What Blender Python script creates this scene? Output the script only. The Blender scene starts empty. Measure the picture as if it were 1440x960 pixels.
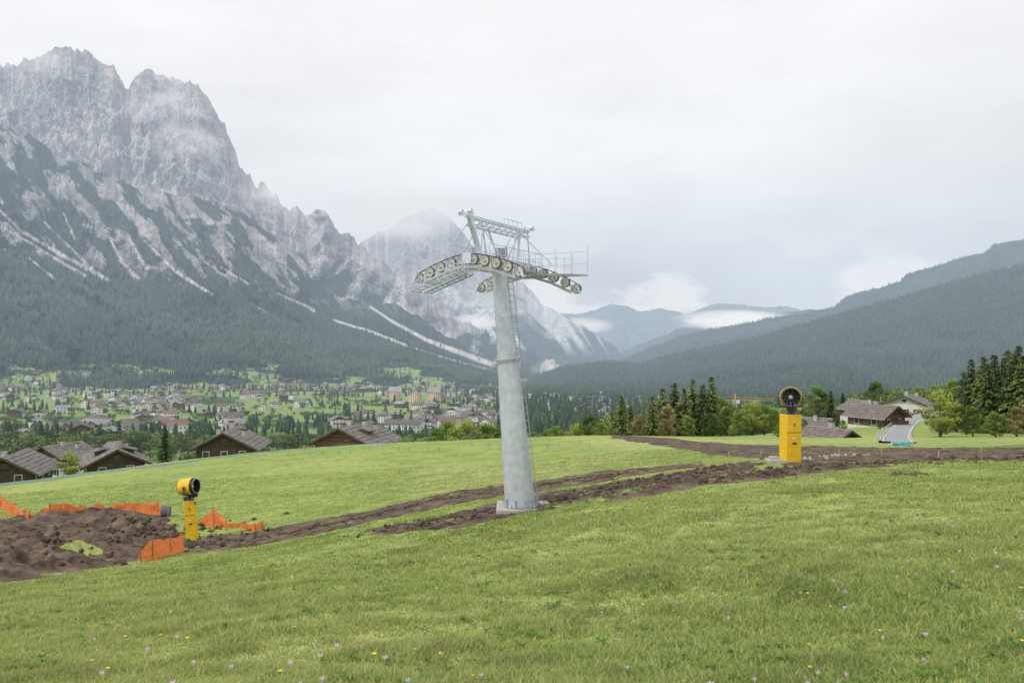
import bpy, math, random
import numpy as np
from mathutils import Vector, Matrix
random.seed(7); rng=np.random.default_rng(7)
EYE=1.7; F=1120.0
sc=bpy.context.scene
# ------------------------------------------------------------ noise
_tab=rng.random((16,256,256))
def vn(x,y,s=0):
    xi=np.floor(x).astype(int); yi=np.floor(y).astype(int)
    fx=x-xi; fy=y-yi; fx=fx*fx*(3-2*fx); fy=fy*fy*(3-2*fy)
    T=_tab[s%16]; a=T[xi&255,yi&255]; b=T[(xi+1)&255,yi&255]; c=T[xi&255,(yi+1)&255]; d=T[(xi+1)&255,(yi+1)&255]
    return (a*(1-fx)+b*fx)*(1-fy)+(c*(1-fx)+d*fx)*fy
def fbm(x,y,o=5,s=0,g=.5):
    r=0;a=1;t=0
    for i in range(o):
        r=r+a*vn(x*2**i+17.3*i,y*2**i+9.1*i,s+i); t+=a; a*=g
    return r/t
def ridged(x,y,o=5,s=0,g=.55):
    r=0;a=1;t=0
    for i in range(o):
        r=r+a*(1-abs(2*vn(x*2**i+7.7*i,y*2**i+3.1*i,s+i)-1)); t+=a; a*=g
    return r/t
def sstep(a,b,x):
    t=np.clip((x-a)/(b-a),0,1); return t*t*(3-2*t)
# ------------------------------------------------------------ mesh helpers
def link(o,parent=None):
    sc.collection.objects.link(o)
    if parent: o.parent=parent
    return o
def fast(name,V,tris=None,quads=None,mats=(),cols=None,attrs=None,smooth=False,midx=None,parent=None):
    me=bpy.data.meshes.new(name); V=np.asarray(V,dtype=np.float32)
    me.vertices.add(len(V)); me.vertices.foreach_set('co',V.ravel())
    L=[];S=[];k=0
    if quads is not None and len(quads):
        q=np.asarray(quads,dtype=np.int32); L.append(q.ravel()); S.append(np.arange(len(q))*4); k=len(q)*4
    if tris is not None and len(tris):
        t=np.asarray(tris,dtype=np.int32); L.append(t.ravel()); S.append(k+np.arange(len(t))*3)
    L=np.concatenate(L).astype(np.int32); S=np.concatenate(S).astype(np.int32)
    me.loops.add(len(L)); me.loops.foreach_set('vertex_index',L)
    me.polygons.add(len(S)); me.polygons.foreach_set('loop_start',S)
    if midx is not None: me.polygons.foreach_set('material_index',np.asarray(midx,dtype=np.int32))
    me.update(calc_edges=True)
    if smooth: me.polygons.foreach_set('use_smooth',np.ones(len(S),dtype=bool))
    if cols is not None:
        a=me.attributes.new('Col','FLOAT_COLOR','POINT'); c=np.ones((len(V),4),dtype=np.float32); c[:,:3]=cols
        a.data.foreach_set('color',c.ravel())
    for n,v in (attrs or {}).items():
        a=me.attributes.new(n,'FLOAT','POINT'); a.data.foreach_set('value',np.asarray(v,dtype=np.float32))
    for m in mats: me.materials.append(m)
    return link(bpy.data.objects.new(name,me),parent)
def gridq(nr,nc):
    i=np.arange(nr-1)[:,None]*nc+np.arange(nc-1)[None,:]
    return np.stack([i,i+1,i+nc+1,i+nc],-1).reshape(-1,4)
# ------------------------------------------------------------ materials
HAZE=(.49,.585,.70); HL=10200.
def mat(name,col=(.5,.5,.5),rough=.7,metal=0,var=.15,nscale=4,bump=0,bscale=20,haze=False,attr=False,translucent=0,spec=.3,bdist=.02,detail=4,hfac=1.0):
    m=bpy.data.materials.new(name); m.use_nodes=True; nt=m.node_tree; N=nt.nodes; Lk=nt.links
    b=N['Principled BSDF']; out=N['Material Output']
    b.inputs['Roughness'].default_value=rough; b.inputs['Metallic'].default_value=metal
    b.inputs['Specular IOR Level'].default_value=spec
    geo=N.new('ShaderNodeNewGeometry'); n=N.new('ShaderNodeTexNoise'); n.inputs['Scale'].default_value=nscale; n.inputs['Detail'].default_value=detail
    Lk.new(geo.outputs['Position'],n.inputs['Vector'])
    mr=N.new('ShaderNodeMapRange'); mr.inputs['From Min'].default_value=.25; mr.inputs['From Max'].default_value=.75
    mr.inputs['To Min'].default_value=1-var; mr.inputs['To Max'].default_value=1+var
    Lk.new(n.outputs['Fac'],mr.inputs['Value'])
    vm=N.new('ShaderNodeVectorMath'); vm.operation='SCALE'
    if attr:
        a=N.new('ShaderNodeAttribute'); a.attribute_name='Col'; Lk.new(a.outputs['Color'],vm.inputs[0])
    else: vm.inputs[0].default_value=col
    Lk.new(mr.outputs[0],vm.inputs['Scale']); Lk.new(vm.outputs[0],b.inputs['Base Color'])
    if bump:
        n2=N.new('ShaderNodeTexNoise'); n2.inputs['Scale'].default_value=bscale; n2.inputs['Detail'].default_value=5
        Lk.new(geo.outputs['Position'],n2.inputs['Vector'])
        bp=N.new('ShaderNodeBump'); bp.inputs['Strength'].default_value=bump; bp.inputs['Distance'].default_value=bdist
        Lk.new(n2.outputs['Fac'],bp.inputs['Height']); Lk.new(bp.outputs[0],b.inputs['Normal'])
    sh=b.outputs[0]
    if translucent:
        t=N.new('ShaderNodeBsdfTranslucent'); Lk.new(vm.outputs[0],t.inputs['Color'])
        mx=N.new('ShaderNodeMixShader'); mx.inputs[0].default_value=translucent
        Lk.new(sh,mx.inputs[1]); Lk.new(t.outputs[0],mx.inputs[2]); sh=mx.outputs[0]
    if haze:   # aerial haze painted in: glowing haze colour mixed in with distance
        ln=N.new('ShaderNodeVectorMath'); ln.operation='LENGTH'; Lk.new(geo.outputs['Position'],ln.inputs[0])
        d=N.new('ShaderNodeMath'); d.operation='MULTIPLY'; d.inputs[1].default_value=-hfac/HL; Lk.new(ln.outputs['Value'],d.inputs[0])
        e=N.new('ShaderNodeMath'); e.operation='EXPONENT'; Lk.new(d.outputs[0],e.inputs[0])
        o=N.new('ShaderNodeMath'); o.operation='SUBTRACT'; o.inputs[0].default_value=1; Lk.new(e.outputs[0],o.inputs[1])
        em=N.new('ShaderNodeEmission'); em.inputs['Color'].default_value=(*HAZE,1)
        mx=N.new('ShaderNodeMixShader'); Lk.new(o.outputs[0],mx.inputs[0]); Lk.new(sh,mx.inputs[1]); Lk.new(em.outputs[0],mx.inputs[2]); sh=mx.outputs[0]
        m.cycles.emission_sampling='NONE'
    Lk.new(sh,out.inputs['Surface'])
    return m
# ------------------------------------------------------------ terrain function
# terrain control points in image coordinates: (pixel x, pixel y, guessed distance)
CP=[(0,960,9),(720,960,8),(1440,960,7),(0,880,15),(360,880,12),(720,850,13),(1080,850,11.5),(1440,820,11),
(0,822,27),(300,775,36),(270,755,45),(0,740,52),(150,728,52),(0,683,90),(200,656,98),(400,632,108),(560,622,114),(400,700,60),(200,700,64),(560,680,62),
(725,718,30),(520,748,30),(720,650,75),(720,616,120),(840,612,120),(900,635,72),(1000,640,60),(1000,622,95),(1000,660,38),(1111,650,40),
(1200,625,85),(1300,629,80),(1440,628,62),(1440,650,34),(1440,700,21),(1200,700,24),(1000,760,18),(840,692,33),(560,780,24)]
pts=[((a-720)/F,math.log(d),(b-480)/F) for a,b,d in CP]
for u in (-1.5,-.64,0,.64,1.5):
    pts+= [(u,math.log(3),.567+.13-.03*u),(u,math.log(1.5),1.133+.13-.03*u)]
for u,y,t in [(-1.5,9,.45),(1.5,9,.33),(-1.5,30,.36),(1.5,30,.13),(-1.5,90,.24),(1.5,80,.09),(-.9,52,.25),(-.9,100,.2),(.9,60,.11),(.95,30,.15)]: pts.append((u,math.log(y),t))
for y,row in {150:[(-1.5,.25),(-.8,.2),(-.64,.188),(-.36,.155),(-.2,.148),(0,.138),(.1,.13),(.3,.118),(.5,.109),(.64,.104),(1.5,.07)],
 200:[(-.64,.185),(-.3,.165),(0,.15),(.2,.13),(.45,.100),(.55,.090),(.64,.086)],
 350:[(-.64,.14),(-.3,.142),(0,.142),(.3,.12),(.64,.08),(-1.5,.13),(1.5,.05)],
 600:[(-1.5,.1),(-.64,.118),(-.3,.117),(0,.12),(.3,.105),(.64,.085),(1.5,.06)],
 1000:[(-1.5,.08),(-.64,.088),(-.3,.086),(0,.09),(.3,.087),(.64,.075),(1.5,.06)],
 1500:[(-1.5,.06),(-.64,.062),(-.3,.064),(0,.071),(.64,.068),(1.5,.06)],
 2500:[(-1.5,.05),(-.64,.052),(0,.06),(.64,.055),(1.5,.05)],
 6000:[(-1.5,.045),(0,.044),(1.5,.045)],12000:[(-1.5,.035),(0,.035),(1.5,.035)]}.items():
    for u,t in row: pts.append((u,math.log(y),t))
P=np.array(pts); PX=np.stack([P[:,0]*1.6,P[:,1]],1)
def phi(r2): return .5*r2*np.log(r2+1e-12)
n=len(P); A=np.zeros((n+3,n+3)); D2=((PX[:,None]-PX[None])**2).sum(-1); A[:n,:n]=phi(D2)+np.eye(n)*1e-3
A[:n,n]=1;A[:n,n+1:]=PX;A[n,:n]=1;A[n+1:,:n]=PX.T
W=np.linalg.solve(A,np.concatenate([P[:,2],[0,0,0]]))
def Tan(u,y):
    u=np.clip(u,-1.6,1.6); X=np.stack([np.ravel(u)*1.6,np.log(np.ravel(y))],1); r=np.zeros(len(X))
    for i in range(0,len(X),20000):
        c=X[i:i+20000]; r[i:i+20000]=phi(((c[:,None]-PX[None])**2).sum(-1))@W[:n]+W[n]+c@W[n+1:]
    return r.reshape(np.shape(u))
def H0(x,y):
    x=np.asarray(x,float);y=np.asarray(y,float); yy=np.maximum(y,1.6)
    return EYE-Tan(x/yy,yy)*yy
def hit(px,py):
    u=(px-720)/F; t=(py-480)/F; ys=np.exp(np.linspace(math.log(4),math.log(180),900)); T=Tan(np.full(900,u),ys)
    k=np.where(T<=t)[0]; y=ys[k[0]] if len(k) else ys[np.argmin(T)]
    return np.array([u*y,y])
# ---- bare-earth areas
def line(pp): return np.array([hit(*p) for p in pp])
def dline(X,Y,L):
    d=np.full(np.shape(X),1e9)
    for a,b in zip(L[:-1],L[1:]):
        ab=b-a; t=np.clip(((X-a[0])*ab[0]+(Y-a[1])*ab[1])/(ab@ab+1e-9),0,1)
        d=np.minimum(d,np.hypot(X-a[0]-t*ab[0],Y-a[1]-t*ab[1]))
    return d
def inpoly(X,Y,L):
    c=np.zeros(np.shape(X),bool); j=len(L)-1
    for i in range(len(L)):
        xi,yi=L[i];xj,yj=L[j]
        c^=((yi>Y)!=(yj>Y))&(X<(xj-xi)*(Y-yi)/(yj-yi+1e-9)+xi); j=i
    return c
tracks=[line(q) for q in (
[(262,758),(400,739),(520,718),(640,692),(740,678),(850,663),(985,651),(985,657),(900,667),(760,691),(640,708),(520,735),(400,759),(262,779)],
[(510,747),(620,726),(700,709),(790,689),(860,677),(960,663),(1060,649),(1060,661),(960,678),(870,694),(800,709),(700,732),(600,748),(520,754)],
[(850,697),(960,677),(1060,664),(1140,653),(1240,646),(1240,657),(1140,666),(1060,677),(960,691),(850,706)],
[(860,611),(950,617),(1060,626),(1200,629),(1330,630),(1500,628),(1500,650),(1330,648),(1200,655),(1130,656),(1060,645),(980,634),(910,623),(860,616)],
[(620,728),(740,700),(800,686),(820,690),(760,714),(640,739)])]
tclose=[np.vstack([q,q[:1]]) for q in tracks]
pit=line([(-150,745),(0,737),(80,722),(150,716),(235,727),(262,748),(268,770),(190,790),(100,806),(0,823),(-200,850)])
pitedge=np.vstack([pit,pit[:1]])
def dirtmask(X,Y):
    w=fbm(X*.8,Y*.8,4,3)-.5; m=np.zeros(np.shape(X)); gap=sstep(.66,.78,ridged(X*.12+Y*.5,Y*.10-X*.35,3,12))
    for L,Lc in zip(tracks,tclose):
        s=np.where(inpoly(X,Y,L),1,-1)*dline(X,Y,Lc)+w*1.6
        m=np.maximum(m,sstep(-.45,.25,s)*(1-.5*gap))
    s=np.where(inpoly(X,Y,pit),1,-1)*dline(X,Y,pitedge)+w*3
    m=np.maximum(m,sstep(-.3,.7,s)*(1-.9*sstep(.62,.7,fbm(X*.25,Y*.25,3,8))*(Y>36)))
    return m
def pitdepth(X,Y): return np.where(inpoly(X,Y,pit),1,0)*sstep(0,2.5,dline(X,Y,pitedge))
def H(x,y,detail=True):
    x=np.asarray(x,float);y=np.asarray(y,float); z=H0(x,y)
    near=(y<125)
    if detail and near.any():
        z=z+np.where(near,(fbm(x*.35,y*.35,3,5)-.5)*.22*sstep(4,12,y)*(1-sstep(90,125,y)),0)
        m=np.where(near,dirtmask(x,y),0)
        z=z+m*((fbm(x*1.6,y*1.6,4,6)-.42)*.30)
        z=z+np.where(near,pitdepth(x,y),0)*((ridged(x*.22,y*.22,5,9,.6)-.55)*1.7+(ridged(x*1.1,y*1.1,4,4,.65)-.5)*.55)
    return z
# ------------------------------------------------------------ ground sheet
NR,NC=800,800
ys=np.concatenate([np.exp(np.linspace(math.log(10),math.log(160),540)),np.exp(np.linspace(math.log(160),math.log(14000),NR-539))[1:]])-9.
uu=np.linspace(-1,1,NC); uu=np.sign(uu)*(abs(uu)*.78+.55*abs(uu)**4)
U,Y=np.meshgrid(uu,ys); X=U*(Y+9)
Z=H(X,Y)
dm=np.where(Y<130,dirtmask(X,Y),0)
g1=fbm(X*.06,Y*.06,4,1); g2=fbm(X*.5,Y*.5,4,2)
gr=np.array([.32,.39,.11]); gy=np.array([.43,.45,.17]); gd=np.array([.25,.33,.09])
k=sstep(.35,.65,g1)[...,None]; k2=sstep(.3,.7,g2)[...,None]
C=gd*(1-k2)+gr*k2; C=C*(1-.55*k)+gy*.55*k
far=sstep(130,240,Y)[...,None]; fm=sstep(.36,.46,fbm(X*.006,Y*.006,4,4))[...,None]
Cf=np.array([.06,.10,.04])*(1-fm)+np.array([.24,.33,.11])*fm
fw=sstep(1900,2500,Y)[...,None]; Cf=Cf*(1-fw)+np.array([.035,.06,.035])*fw
C=C*(1-far)+Cf*far
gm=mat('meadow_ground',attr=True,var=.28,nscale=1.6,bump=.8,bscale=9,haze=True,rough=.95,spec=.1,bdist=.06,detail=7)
nt=gm.node_tree;N=nt.nodes;Lk=nt.links
at=N.new('ShaderNodeAttribute');at.attribute_name='dirt'
nz=N.new('ShaderNodeTexNoise');nz.inputs['Scale'].default_value=2.5;nz.inputs['Detail'].default_value=8
geo=[q for q in N if q.type=='NEW_GEOMETRY'][0]; Lk.new(geo.outputs['Position'],nz.inputs['Vector'])
ad=N.new('ShaderNodeMath');ad.operation='ADD';Lk.new(at.outputs['Fac'],ad.inputs[0]);Lk.new(nz.outputs['Fac'],ad.inputs[1])
rp=N.new('ShaderNodeMapRange');rp.inputs['From Min'].default_value=.80;rp.inputs['From Max'].default_value=1.0;Lk.new(ad.outputs[0],rp.inputs['Value'])
cr=N.new('ShaderNodeValToRGB');cr.color_ramp.elements[0].position=.36;cr.color_ramp.elements[0].color=(.042,.029,.021,1);cr.color_ramp.elements[1].position=.66;cr.color_ramp.elements[1].color=(.24,.178,.135,1)
n3=N.new('ShaderNodeTexNoise');n3.inputs['Scale'].default_value=.9;n3.inputs['Detail'].default_value=10;n3.inputs['Roughness'].default_value=.74;Lk.new(geo.outputs['Position'],n3.inputs['Vector']);Lk.new(n3.outputs['Fac'],cr.inputs[0])
b=N['Principled BSDF'];src=b.inputs['Base Color'].links[0].from_socket
mx=N.new('ShaderNodeMix');mx.data_type='RGBA';Lk.new(rp.outputs[0],mx.inputs['Factor']);Lk.new(src,mx.inputs['A']);Lk.new(cr.outputs[0],mx.inputs['B']);Lk.new(mx.outputs['Result'],b.inputs['Base Color'])
fast('ground',np.stack([X,Y,Z],-1).reshape(-1,3),quads=gridq(NR,NC),mats=[gm],cols=C.reshape(-1,3),attrs={'dirt':dm.ravel()},smooth=True)
# ------------------------------------------------------------ grass
def grass(name,n,y0,y1,m,hmin,hmax,wk=.0034):
    u=rng.uniform(-.74,.74,n); y=np.exp(rng.uniform(math.log(y0),math.log(y1),n)); x=u*y
    cl=fbm(x*1.6,y*1.6,3,11)*.6+fbm(x*.3,y*.3,3,13)*.4; dd=dirtmask(x,y); keep=(rng.random(n)<sstep(.2,.6,cl)*.75+.28)&((dd<.2)|((dd<.7)&(rng.random(n)<.10)))
    x=x[keep];y=y[keep];cl=cl[keep];n=len(x); z=H(x,y)-.01
    h=rng.uniform(hmin,hmax,n)*(.55+.85*sstep(.25,.75,cl))*(1+.012*y)*(1-.6*sstep(14,50,y)); w=wk*(1+y/7.5)*rng.uniform(.6,1.6,n)
    a=rng.uniform(0,2*math.pi,n); dx=np.cos(a);dy=np.sin(a); l=rng.uniform(.1,1.2,n)*h; b2=rng.uniform(0,2*math.pi,n); lx=np.cos(b2)*l; ly=np.sin(b2)*l
    V=np.zeros((n,5,3)); V[:,0]=np.stack([x-dx*w,y-dy*w,z],1);V[:,1]=np.stack([x+dx*w,y+dy*w,z],1)
    V[:,2]=np.stack([x+dx*w*.7+lx*.35,y+dy*w*.7+ly*.35,z+h*.6],1);V[:,3]=np.stack([x-dx*w*.7+lx*.35,y-dy*w*.7+ly*.35,z+h*.6],1)
    V[:,4]=np.stack([x+lx,y+ly,z+h*.95],1)
    i=np.arange(n)[:,None]*5
    g=sstep(.35,.65,fbm(x*.06,y*.06,4,1))[:,None]; g=np.maximum(g,.7*sstep(.5,.7,fbm(x*.45,y*.45,4,14))[:,None]); r=rng.random((n,1))**1.1
    c=np.array([.22,.335,.075])*(1-r)+np.array([.49,.57,.18])*r; c=c*(1-.42*g)+np.array([.56,.56,.22])*.42*g
    dry=rng.random((n,1))<.08; c=np.where(dry,np.array([.66,.60,.34]),c)
    dk_=sstep(.52,.72,fbm(x*.9,y*.9,3,10))[:,None]; c=c*(1-.20*dk_)
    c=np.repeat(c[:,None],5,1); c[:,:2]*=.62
    fast(name,V.reshape(-1,3),tris=i+np.array([[3,2,4]]),quads=i+np.array([[0,1,2,3]]),mats=[m],cols=c.reshape(-1,3))
gmat=mat('grass_blade',attr=True,var=.1,nscale=2,rough=.6,translucent=.4)
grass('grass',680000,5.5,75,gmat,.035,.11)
def hz0(x,y): return float(H(np.array([float(x)]),np.array([float(y)]))[0])
# broad-leaf weeds (dandelion, clover rosettes)
def weeds(n):
    V=[];Q=[];Cc=[]
    for i in range(n):
        y=math.exp(random.uniform(math.log(6),math.log(26)));x=random.uniform(-.7,.7)*y
        if vn(np.array([x*.6]),np.array([y*.6]),5)[0]<.5: continue
        z=hz0(x,y)+.03; m=random.randint(6,11); g=random.uniform(.7,1.2)
        for k in range(m):
            a=random.uniform(0,6.28); L=random.uniform(.04,.11); wd=L*.24; ca,sa=math.cos(a),math.sin(a); b0=len(V); up=random.uniform(.03,.07)
            V+= [(x,y,z),(x+ca*L*.6-sa*wd,y+sa*L*.6+ca*wd,z+up),(x+ca*L,y+sa*L,z+up*.8),(x+ca*L*.6+sa*wd,y+sa*L*.6-ca*wd,z+up)]
            Q.append((b0,b0+1,b0+2,b0+3)); Cc+= [(.21*g,.34*g,.075*g)]*4
    fast('meadow_weeds',V,quads=Q,mats=[gmat],cols=np.array(Cc))
weeds(1200)
# flowers
def flowers():
    V=[];Q=[];mi=[]
    for i in range(260):
        y=math.exp(random.uniform(math.log(6.5),math.log(32)));x=random.uniform(-.68,.68)*y
        if vn(np.array([x*.35]),np.array([y*.35]),9)[0]<random.uniform(.2,.7): continue
        kind=0 if random.random()<.6 else 1
        z=hz0(x,y)+random.uniform(.06,.13); r=(.024 if kind==0 else .022)*random.uniform(.7,1.5)
        for k in range(6):
            a=k*math.pi/3+random.random()*.4; b0=len(V); ca,sa=math.cos(a),math.sin(a); up=.055 if kind==0 else .008
            V+= [(x,y,z),(x+ca*r*.6-sa*r*.4,y+sa*r*.6+ca*r*.4,z+up*.55),(x+ca*r,y+sa*r,z+up),(x+ca*r*.6+sa*r*.4,y+sa*r*.6-ca*r*.4,z+up*.55)]
            Q.append((b0,b0+1,b0+2,b0+3)); mi.append(kind)
    fast('wildflowers',V,quads=Q,mats=[mat('crocus_petal',(.77,.64,.80),.6,translucent=.3),mat('yellow_petal',(.85,.6,.03),.6)],midx=mi)
flowers()
# ------------------------------------------------------------ mountains
def interp(u,pp,k): 
    pp=sorted(pp); return np.interp(u,[(p[0]-720)/F for p in pp],[(480-p[k])/F for p in pp])
def massif(name,ridge,foot,dr,df,m,NC,NR,u0,u1,shape,ridgejag,amp,gul,color,pro=1.0,seed=0,smooth=False):
    u=np.linspace(u0,u1,NC); s=np.linspace(0,1,NR)
    er=interp(u,ridge,1)+(ridged(u*46,u*0+seed,5,seed,.68)-.55)*ridgejag; ef=interp(u,foot,1)
    S,Uu=np.meshgrid(s,u,indexing='ij'); Ee=ef+(er-ef)*S**pro; D=df+(dr-df)*S
    D=D*(1+.05*(fbm(Uu*6,S*2,3,seed+2)-.5)*(1-S))
    rel,dep=gul(Uu,Ee,S)
    env=np.sin(np.pi*np.clip(S,0,1)**.8)**.7
    Ee=Ee+shape*rel*env*np.clip((er-ef)/.25,.15,1)
    D2=D+amp*dep*(.25+env)
    Xx=Uu*D2;Yy=D2;Zz=EYE+Ee*D2
    cc=color(Uu,S,Ee,rel,dep)
    bx=[];bc=[]
    for f,dz in ((1.04,.12),(1.2,.6)):
        bx.append(np.stack([u*dr*f,np.full_like(u,dr*f),Zz[-1]-dz*np.maximum(Zz[-1]+300,50)],-1)); bc.append(cc[-1])
    G=np.concatenate([np.stack([Xx,Yy,Zz],-1),np.array(bx)],0); CC=np.concatenate([cc,np.array(bc)],0)
    fast(name,G.reshape(-1,3),quads=gridq(NR+2,NC),mats=[m],cols=CC.reshape(-1,3),smooth=smooth)
    return G[:NR]
def mixc(a,b,k): return a*(1-k[...,None])+np.array(b)*k[...,None]
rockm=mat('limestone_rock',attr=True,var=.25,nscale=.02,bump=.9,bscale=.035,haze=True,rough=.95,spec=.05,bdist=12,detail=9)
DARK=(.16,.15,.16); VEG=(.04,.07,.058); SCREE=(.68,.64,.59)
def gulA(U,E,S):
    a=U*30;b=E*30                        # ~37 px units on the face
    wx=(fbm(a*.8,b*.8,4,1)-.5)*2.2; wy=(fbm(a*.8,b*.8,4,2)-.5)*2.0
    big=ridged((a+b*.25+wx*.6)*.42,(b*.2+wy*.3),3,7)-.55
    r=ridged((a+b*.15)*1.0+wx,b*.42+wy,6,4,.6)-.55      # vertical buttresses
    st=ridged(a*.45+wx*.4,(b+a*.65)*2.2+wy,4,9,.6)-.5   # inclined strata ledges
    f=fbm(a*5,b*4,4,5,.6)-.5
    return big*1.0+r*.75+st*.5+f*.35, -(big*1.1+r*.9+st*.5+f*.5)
def colA(U,S,E,rel,dep):
    a=U*30;b=E*30
    c=np.broadcast_to(np.array([.48,.43,.405]),U.shape+(3,)).copy()
    c=mixc(c,(.64,.555,.505),sstep(.46,.66,fbm(a*1.2+2,(b+a*.6)*2.5,5,2,.6)))
    c=mixc(c,(.33,.31,.315),sstep(.52,.66,fbm(a*3,b*1.6,5,11,.65))*.75)
    c=mixc(c,DARK,sstep(.0,-.32,rel)*.65)  # gullies darkened: occlusion shade painted into the colour, plus vegetation tone
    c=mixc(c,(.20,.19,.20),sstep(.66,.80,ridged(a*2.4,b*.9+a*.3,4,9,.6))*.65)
    c=mixc(c,(.70,.65,.60),sstep(.62,.78,ridged(a*1.1-b*.9,b*.5+a*.4,3,13))*sstep(.9,.5,S)*.6)
    lim=interp(U[0],[(-500,250),(0,240),(200,300),(340,300),(420,330),(480,350),(560,400),(800,480)],1)
    v=sstep(.02,-.03,E-lim[None]+ (fbm(a,b,4,3)-.5)*.12)
    c=mixc(c,VEG,v*sstep(.60,.45,fbm(a*1.6-b*.8,b*.8+a*.4,5,6)))
    return c
RA=[(-900,200),(-500,130),(-250,140),(-100,110),(0,92),(25,90),(34,82),(48,87),(62,78),(78,72),(92,66),(105,73),(118,74),(138,88),(150,94),(160,100),(166,112),(180,126),(188,114),(198,108),(206,98),(222,103),(235,107),(248,117),(262,116),(282,121),(290,127),(298,144),(303,154),(316,174),(320,190),(330,212),(336,238),(352,254),(362,268),(370,253),(378,264),(390,280),(402,294),(416,296),(430,306),(446,299),(462,303),(472,320),(488,330),(505,342),(520,356),(548,380),(590,405),(640,440),(700,478),(760,505),(900,540)]
FA=[(-900,430),(0,420),(350,420),(500,460),(620,500),(700,520),(900,545)]
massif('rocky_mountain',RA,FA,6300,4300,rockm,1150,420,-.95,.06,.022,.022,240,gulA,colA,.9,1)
# scree chutes on the front slope
SC=[([(0,296),(30,325),(90,360),(150,393)],3.2),([(0,318),(40,340),(75,362),(120,388)],2.2),([(62,312),(95,345),(140,388)],2.2),([(40,362),(78,393)],2),([(158,340),(170,365),(192,392)],3.5),([(182,335),(196,362),(208,378)],2.5),([(205,340),(245,380),(298,415)],2.6),([(390,412),(440,436)],2.8),([(470,450),(520,466),(572,487)],3),([(522,432),(552,452),(600,478),(692,512)],3.4),([(550,420),(580,440)],2),([(310,375),(350,400)],2),([(90,300),(105,335)],1.5),([(585,490),(640,508),(690,522)],2.2),([(350,425),(375,440)],1.6)]
def gulB(U,E,S):
    a=U*30;b=E*30
    wx=(fbm(a*.8,b*.8,4,3)-.5)*2.0; wy=(fbm(a*.8,b*.8,4,6)-.5)*2
    big=ridged((a+b*.8)*.45+wx*.4,(b-a*.5)*.15,3,2)-.55
    r=ridged((a+b*.8)*1.2+wx,(b-a*.5)*.4+wy*.6,6,8,.6)-.55
    f=fbm(a*5,b*4,4,5,.6)-.5
    return big+r*.8+f*.4, -(big+r+f*.5)
CL=lambda u,py: (fbm(u*20,(py-480)*.09,4,4)>.64-.19*np.clip((py-515)/38,0,1))&(py>512)&(u<.02)
def colB(U,S,E,rel,dep):
    a=U*30;b=E*30
    c=np.broadcast_to(np.array([.31,.295,.29]),U.shape+(3,)).copy()
    c=mixc(c,(.50,.455,.43),sstep(.48,.66,fbm(a*2,b*2,5,2,.6)))
    c=mixc(c,DARK,sstep(.0,-.25,rel)*.7)  # painted occlusion and vegetation tone in the gullies
    ppx=720+U*F;ppy=480-E*F
    top=interp(U[0],RB,1)[None]
    nz=fbm((a+b*.8)*2.0,(b-a*.5)*.9,6,6,.6)+rel*.10
    depthb=(top-E)*F
    thr=.525+.04*sstep(20,110,depthb)+.10*sstep(70,150,depthb)
    v=sstep(thr+.035,thr-.035,nz)
    v=np.maximum(v,sstep(22,4,depthb)*sstep(.56,.50,nz)*.9)
    v=np.maximum(v,sstep(385,425,ppy+(nz-.5)*120+(-(ppx-200)*.10).clip(-30,20)))
    c=mixc(c,VEG,v*.95)
    wob=(fbm(U*120,S*60,4,4)-.5)*7
    k=np.zeros(U.shape)
    for L,w in SC:
        L=np.array(L,float); d=dline(ppx+wob,ppy+wob*.6,L)
        t=np.clip((ppy-L[0,1])/(L[-1,1]-L[0,1]),0,1)
        ww=w*(.45+.8*t); k=np.maximum(k,sstep(ww*1.35,ww*.4,d))
    c=mixc(c,SCREE,k*.9*sstep(.2,.45,fbm(a*9,b*9,3,7)+.1))
    c=mixc(c,(.27,.36,.14),CL(U,ppy)*1.0)
    return c
RB=[(-900,230),(-500,120),(-200,160),(0,178),(16,180),(30,188),(45,190),(60,202),(80,216),(100,226),(120,232),(135,245),(160,250),(190,262),(215,266),(250,278),(280,280),(310,288),(340,300),(380,330),(412,350),(435,380),(465,412),(505,425),(560,425),(620,470),(700,512),(760,530),(900,545)]
FB=[(-900,575),(0,572),(700,562),(900,560)]
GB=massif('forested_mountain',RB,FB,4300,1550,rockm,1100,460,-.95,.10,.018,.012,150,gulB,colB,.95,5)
def colC(U,S,E,rel,dep):
    c=colA(U,S,E*0+1,rel,dep)
    v=sstep(425,470,480-E*F+(fbm(U*40,S*14,4,2)-.5)*90); c=mixc(c,VEG,v)
    k=sstep(.62,.72,ridged(U*30+E*20,E*6,3,5))*sstep(360,420,480-E*F)*sstep(505,475,480-E*F); return mixc(c,(.8,.77,.73),k*.85)
RC=[(300,430),(420,400),(500,345),(540,325),(575,305),(590,300),(605,296),(622,300),(638,312),(652,330),(680,368),(705,385),(738,400),(765,430),(800,445),(840,472),(882,497),(940,520),(1000,535)]
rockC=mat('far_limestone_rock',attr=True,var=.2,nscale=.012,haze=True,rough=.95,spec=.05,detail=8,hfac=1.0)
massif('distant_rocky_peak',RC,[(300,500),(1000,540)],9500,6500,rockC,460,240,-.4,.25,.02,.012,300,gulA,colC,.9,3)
def colD(U,S,E,rel,dep):
    c=np.broadcast_to(np.array([.18,.18,.17]),U.shape+(3,)).copy(); c=mixc(c,(.10,.10,.11),sstep(0,-.3,rel)); return mixc(c,(.05,.07,.06),sstep(.5,.2,S))  # hollows darkened in the colour, as painted gully shade
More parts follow.
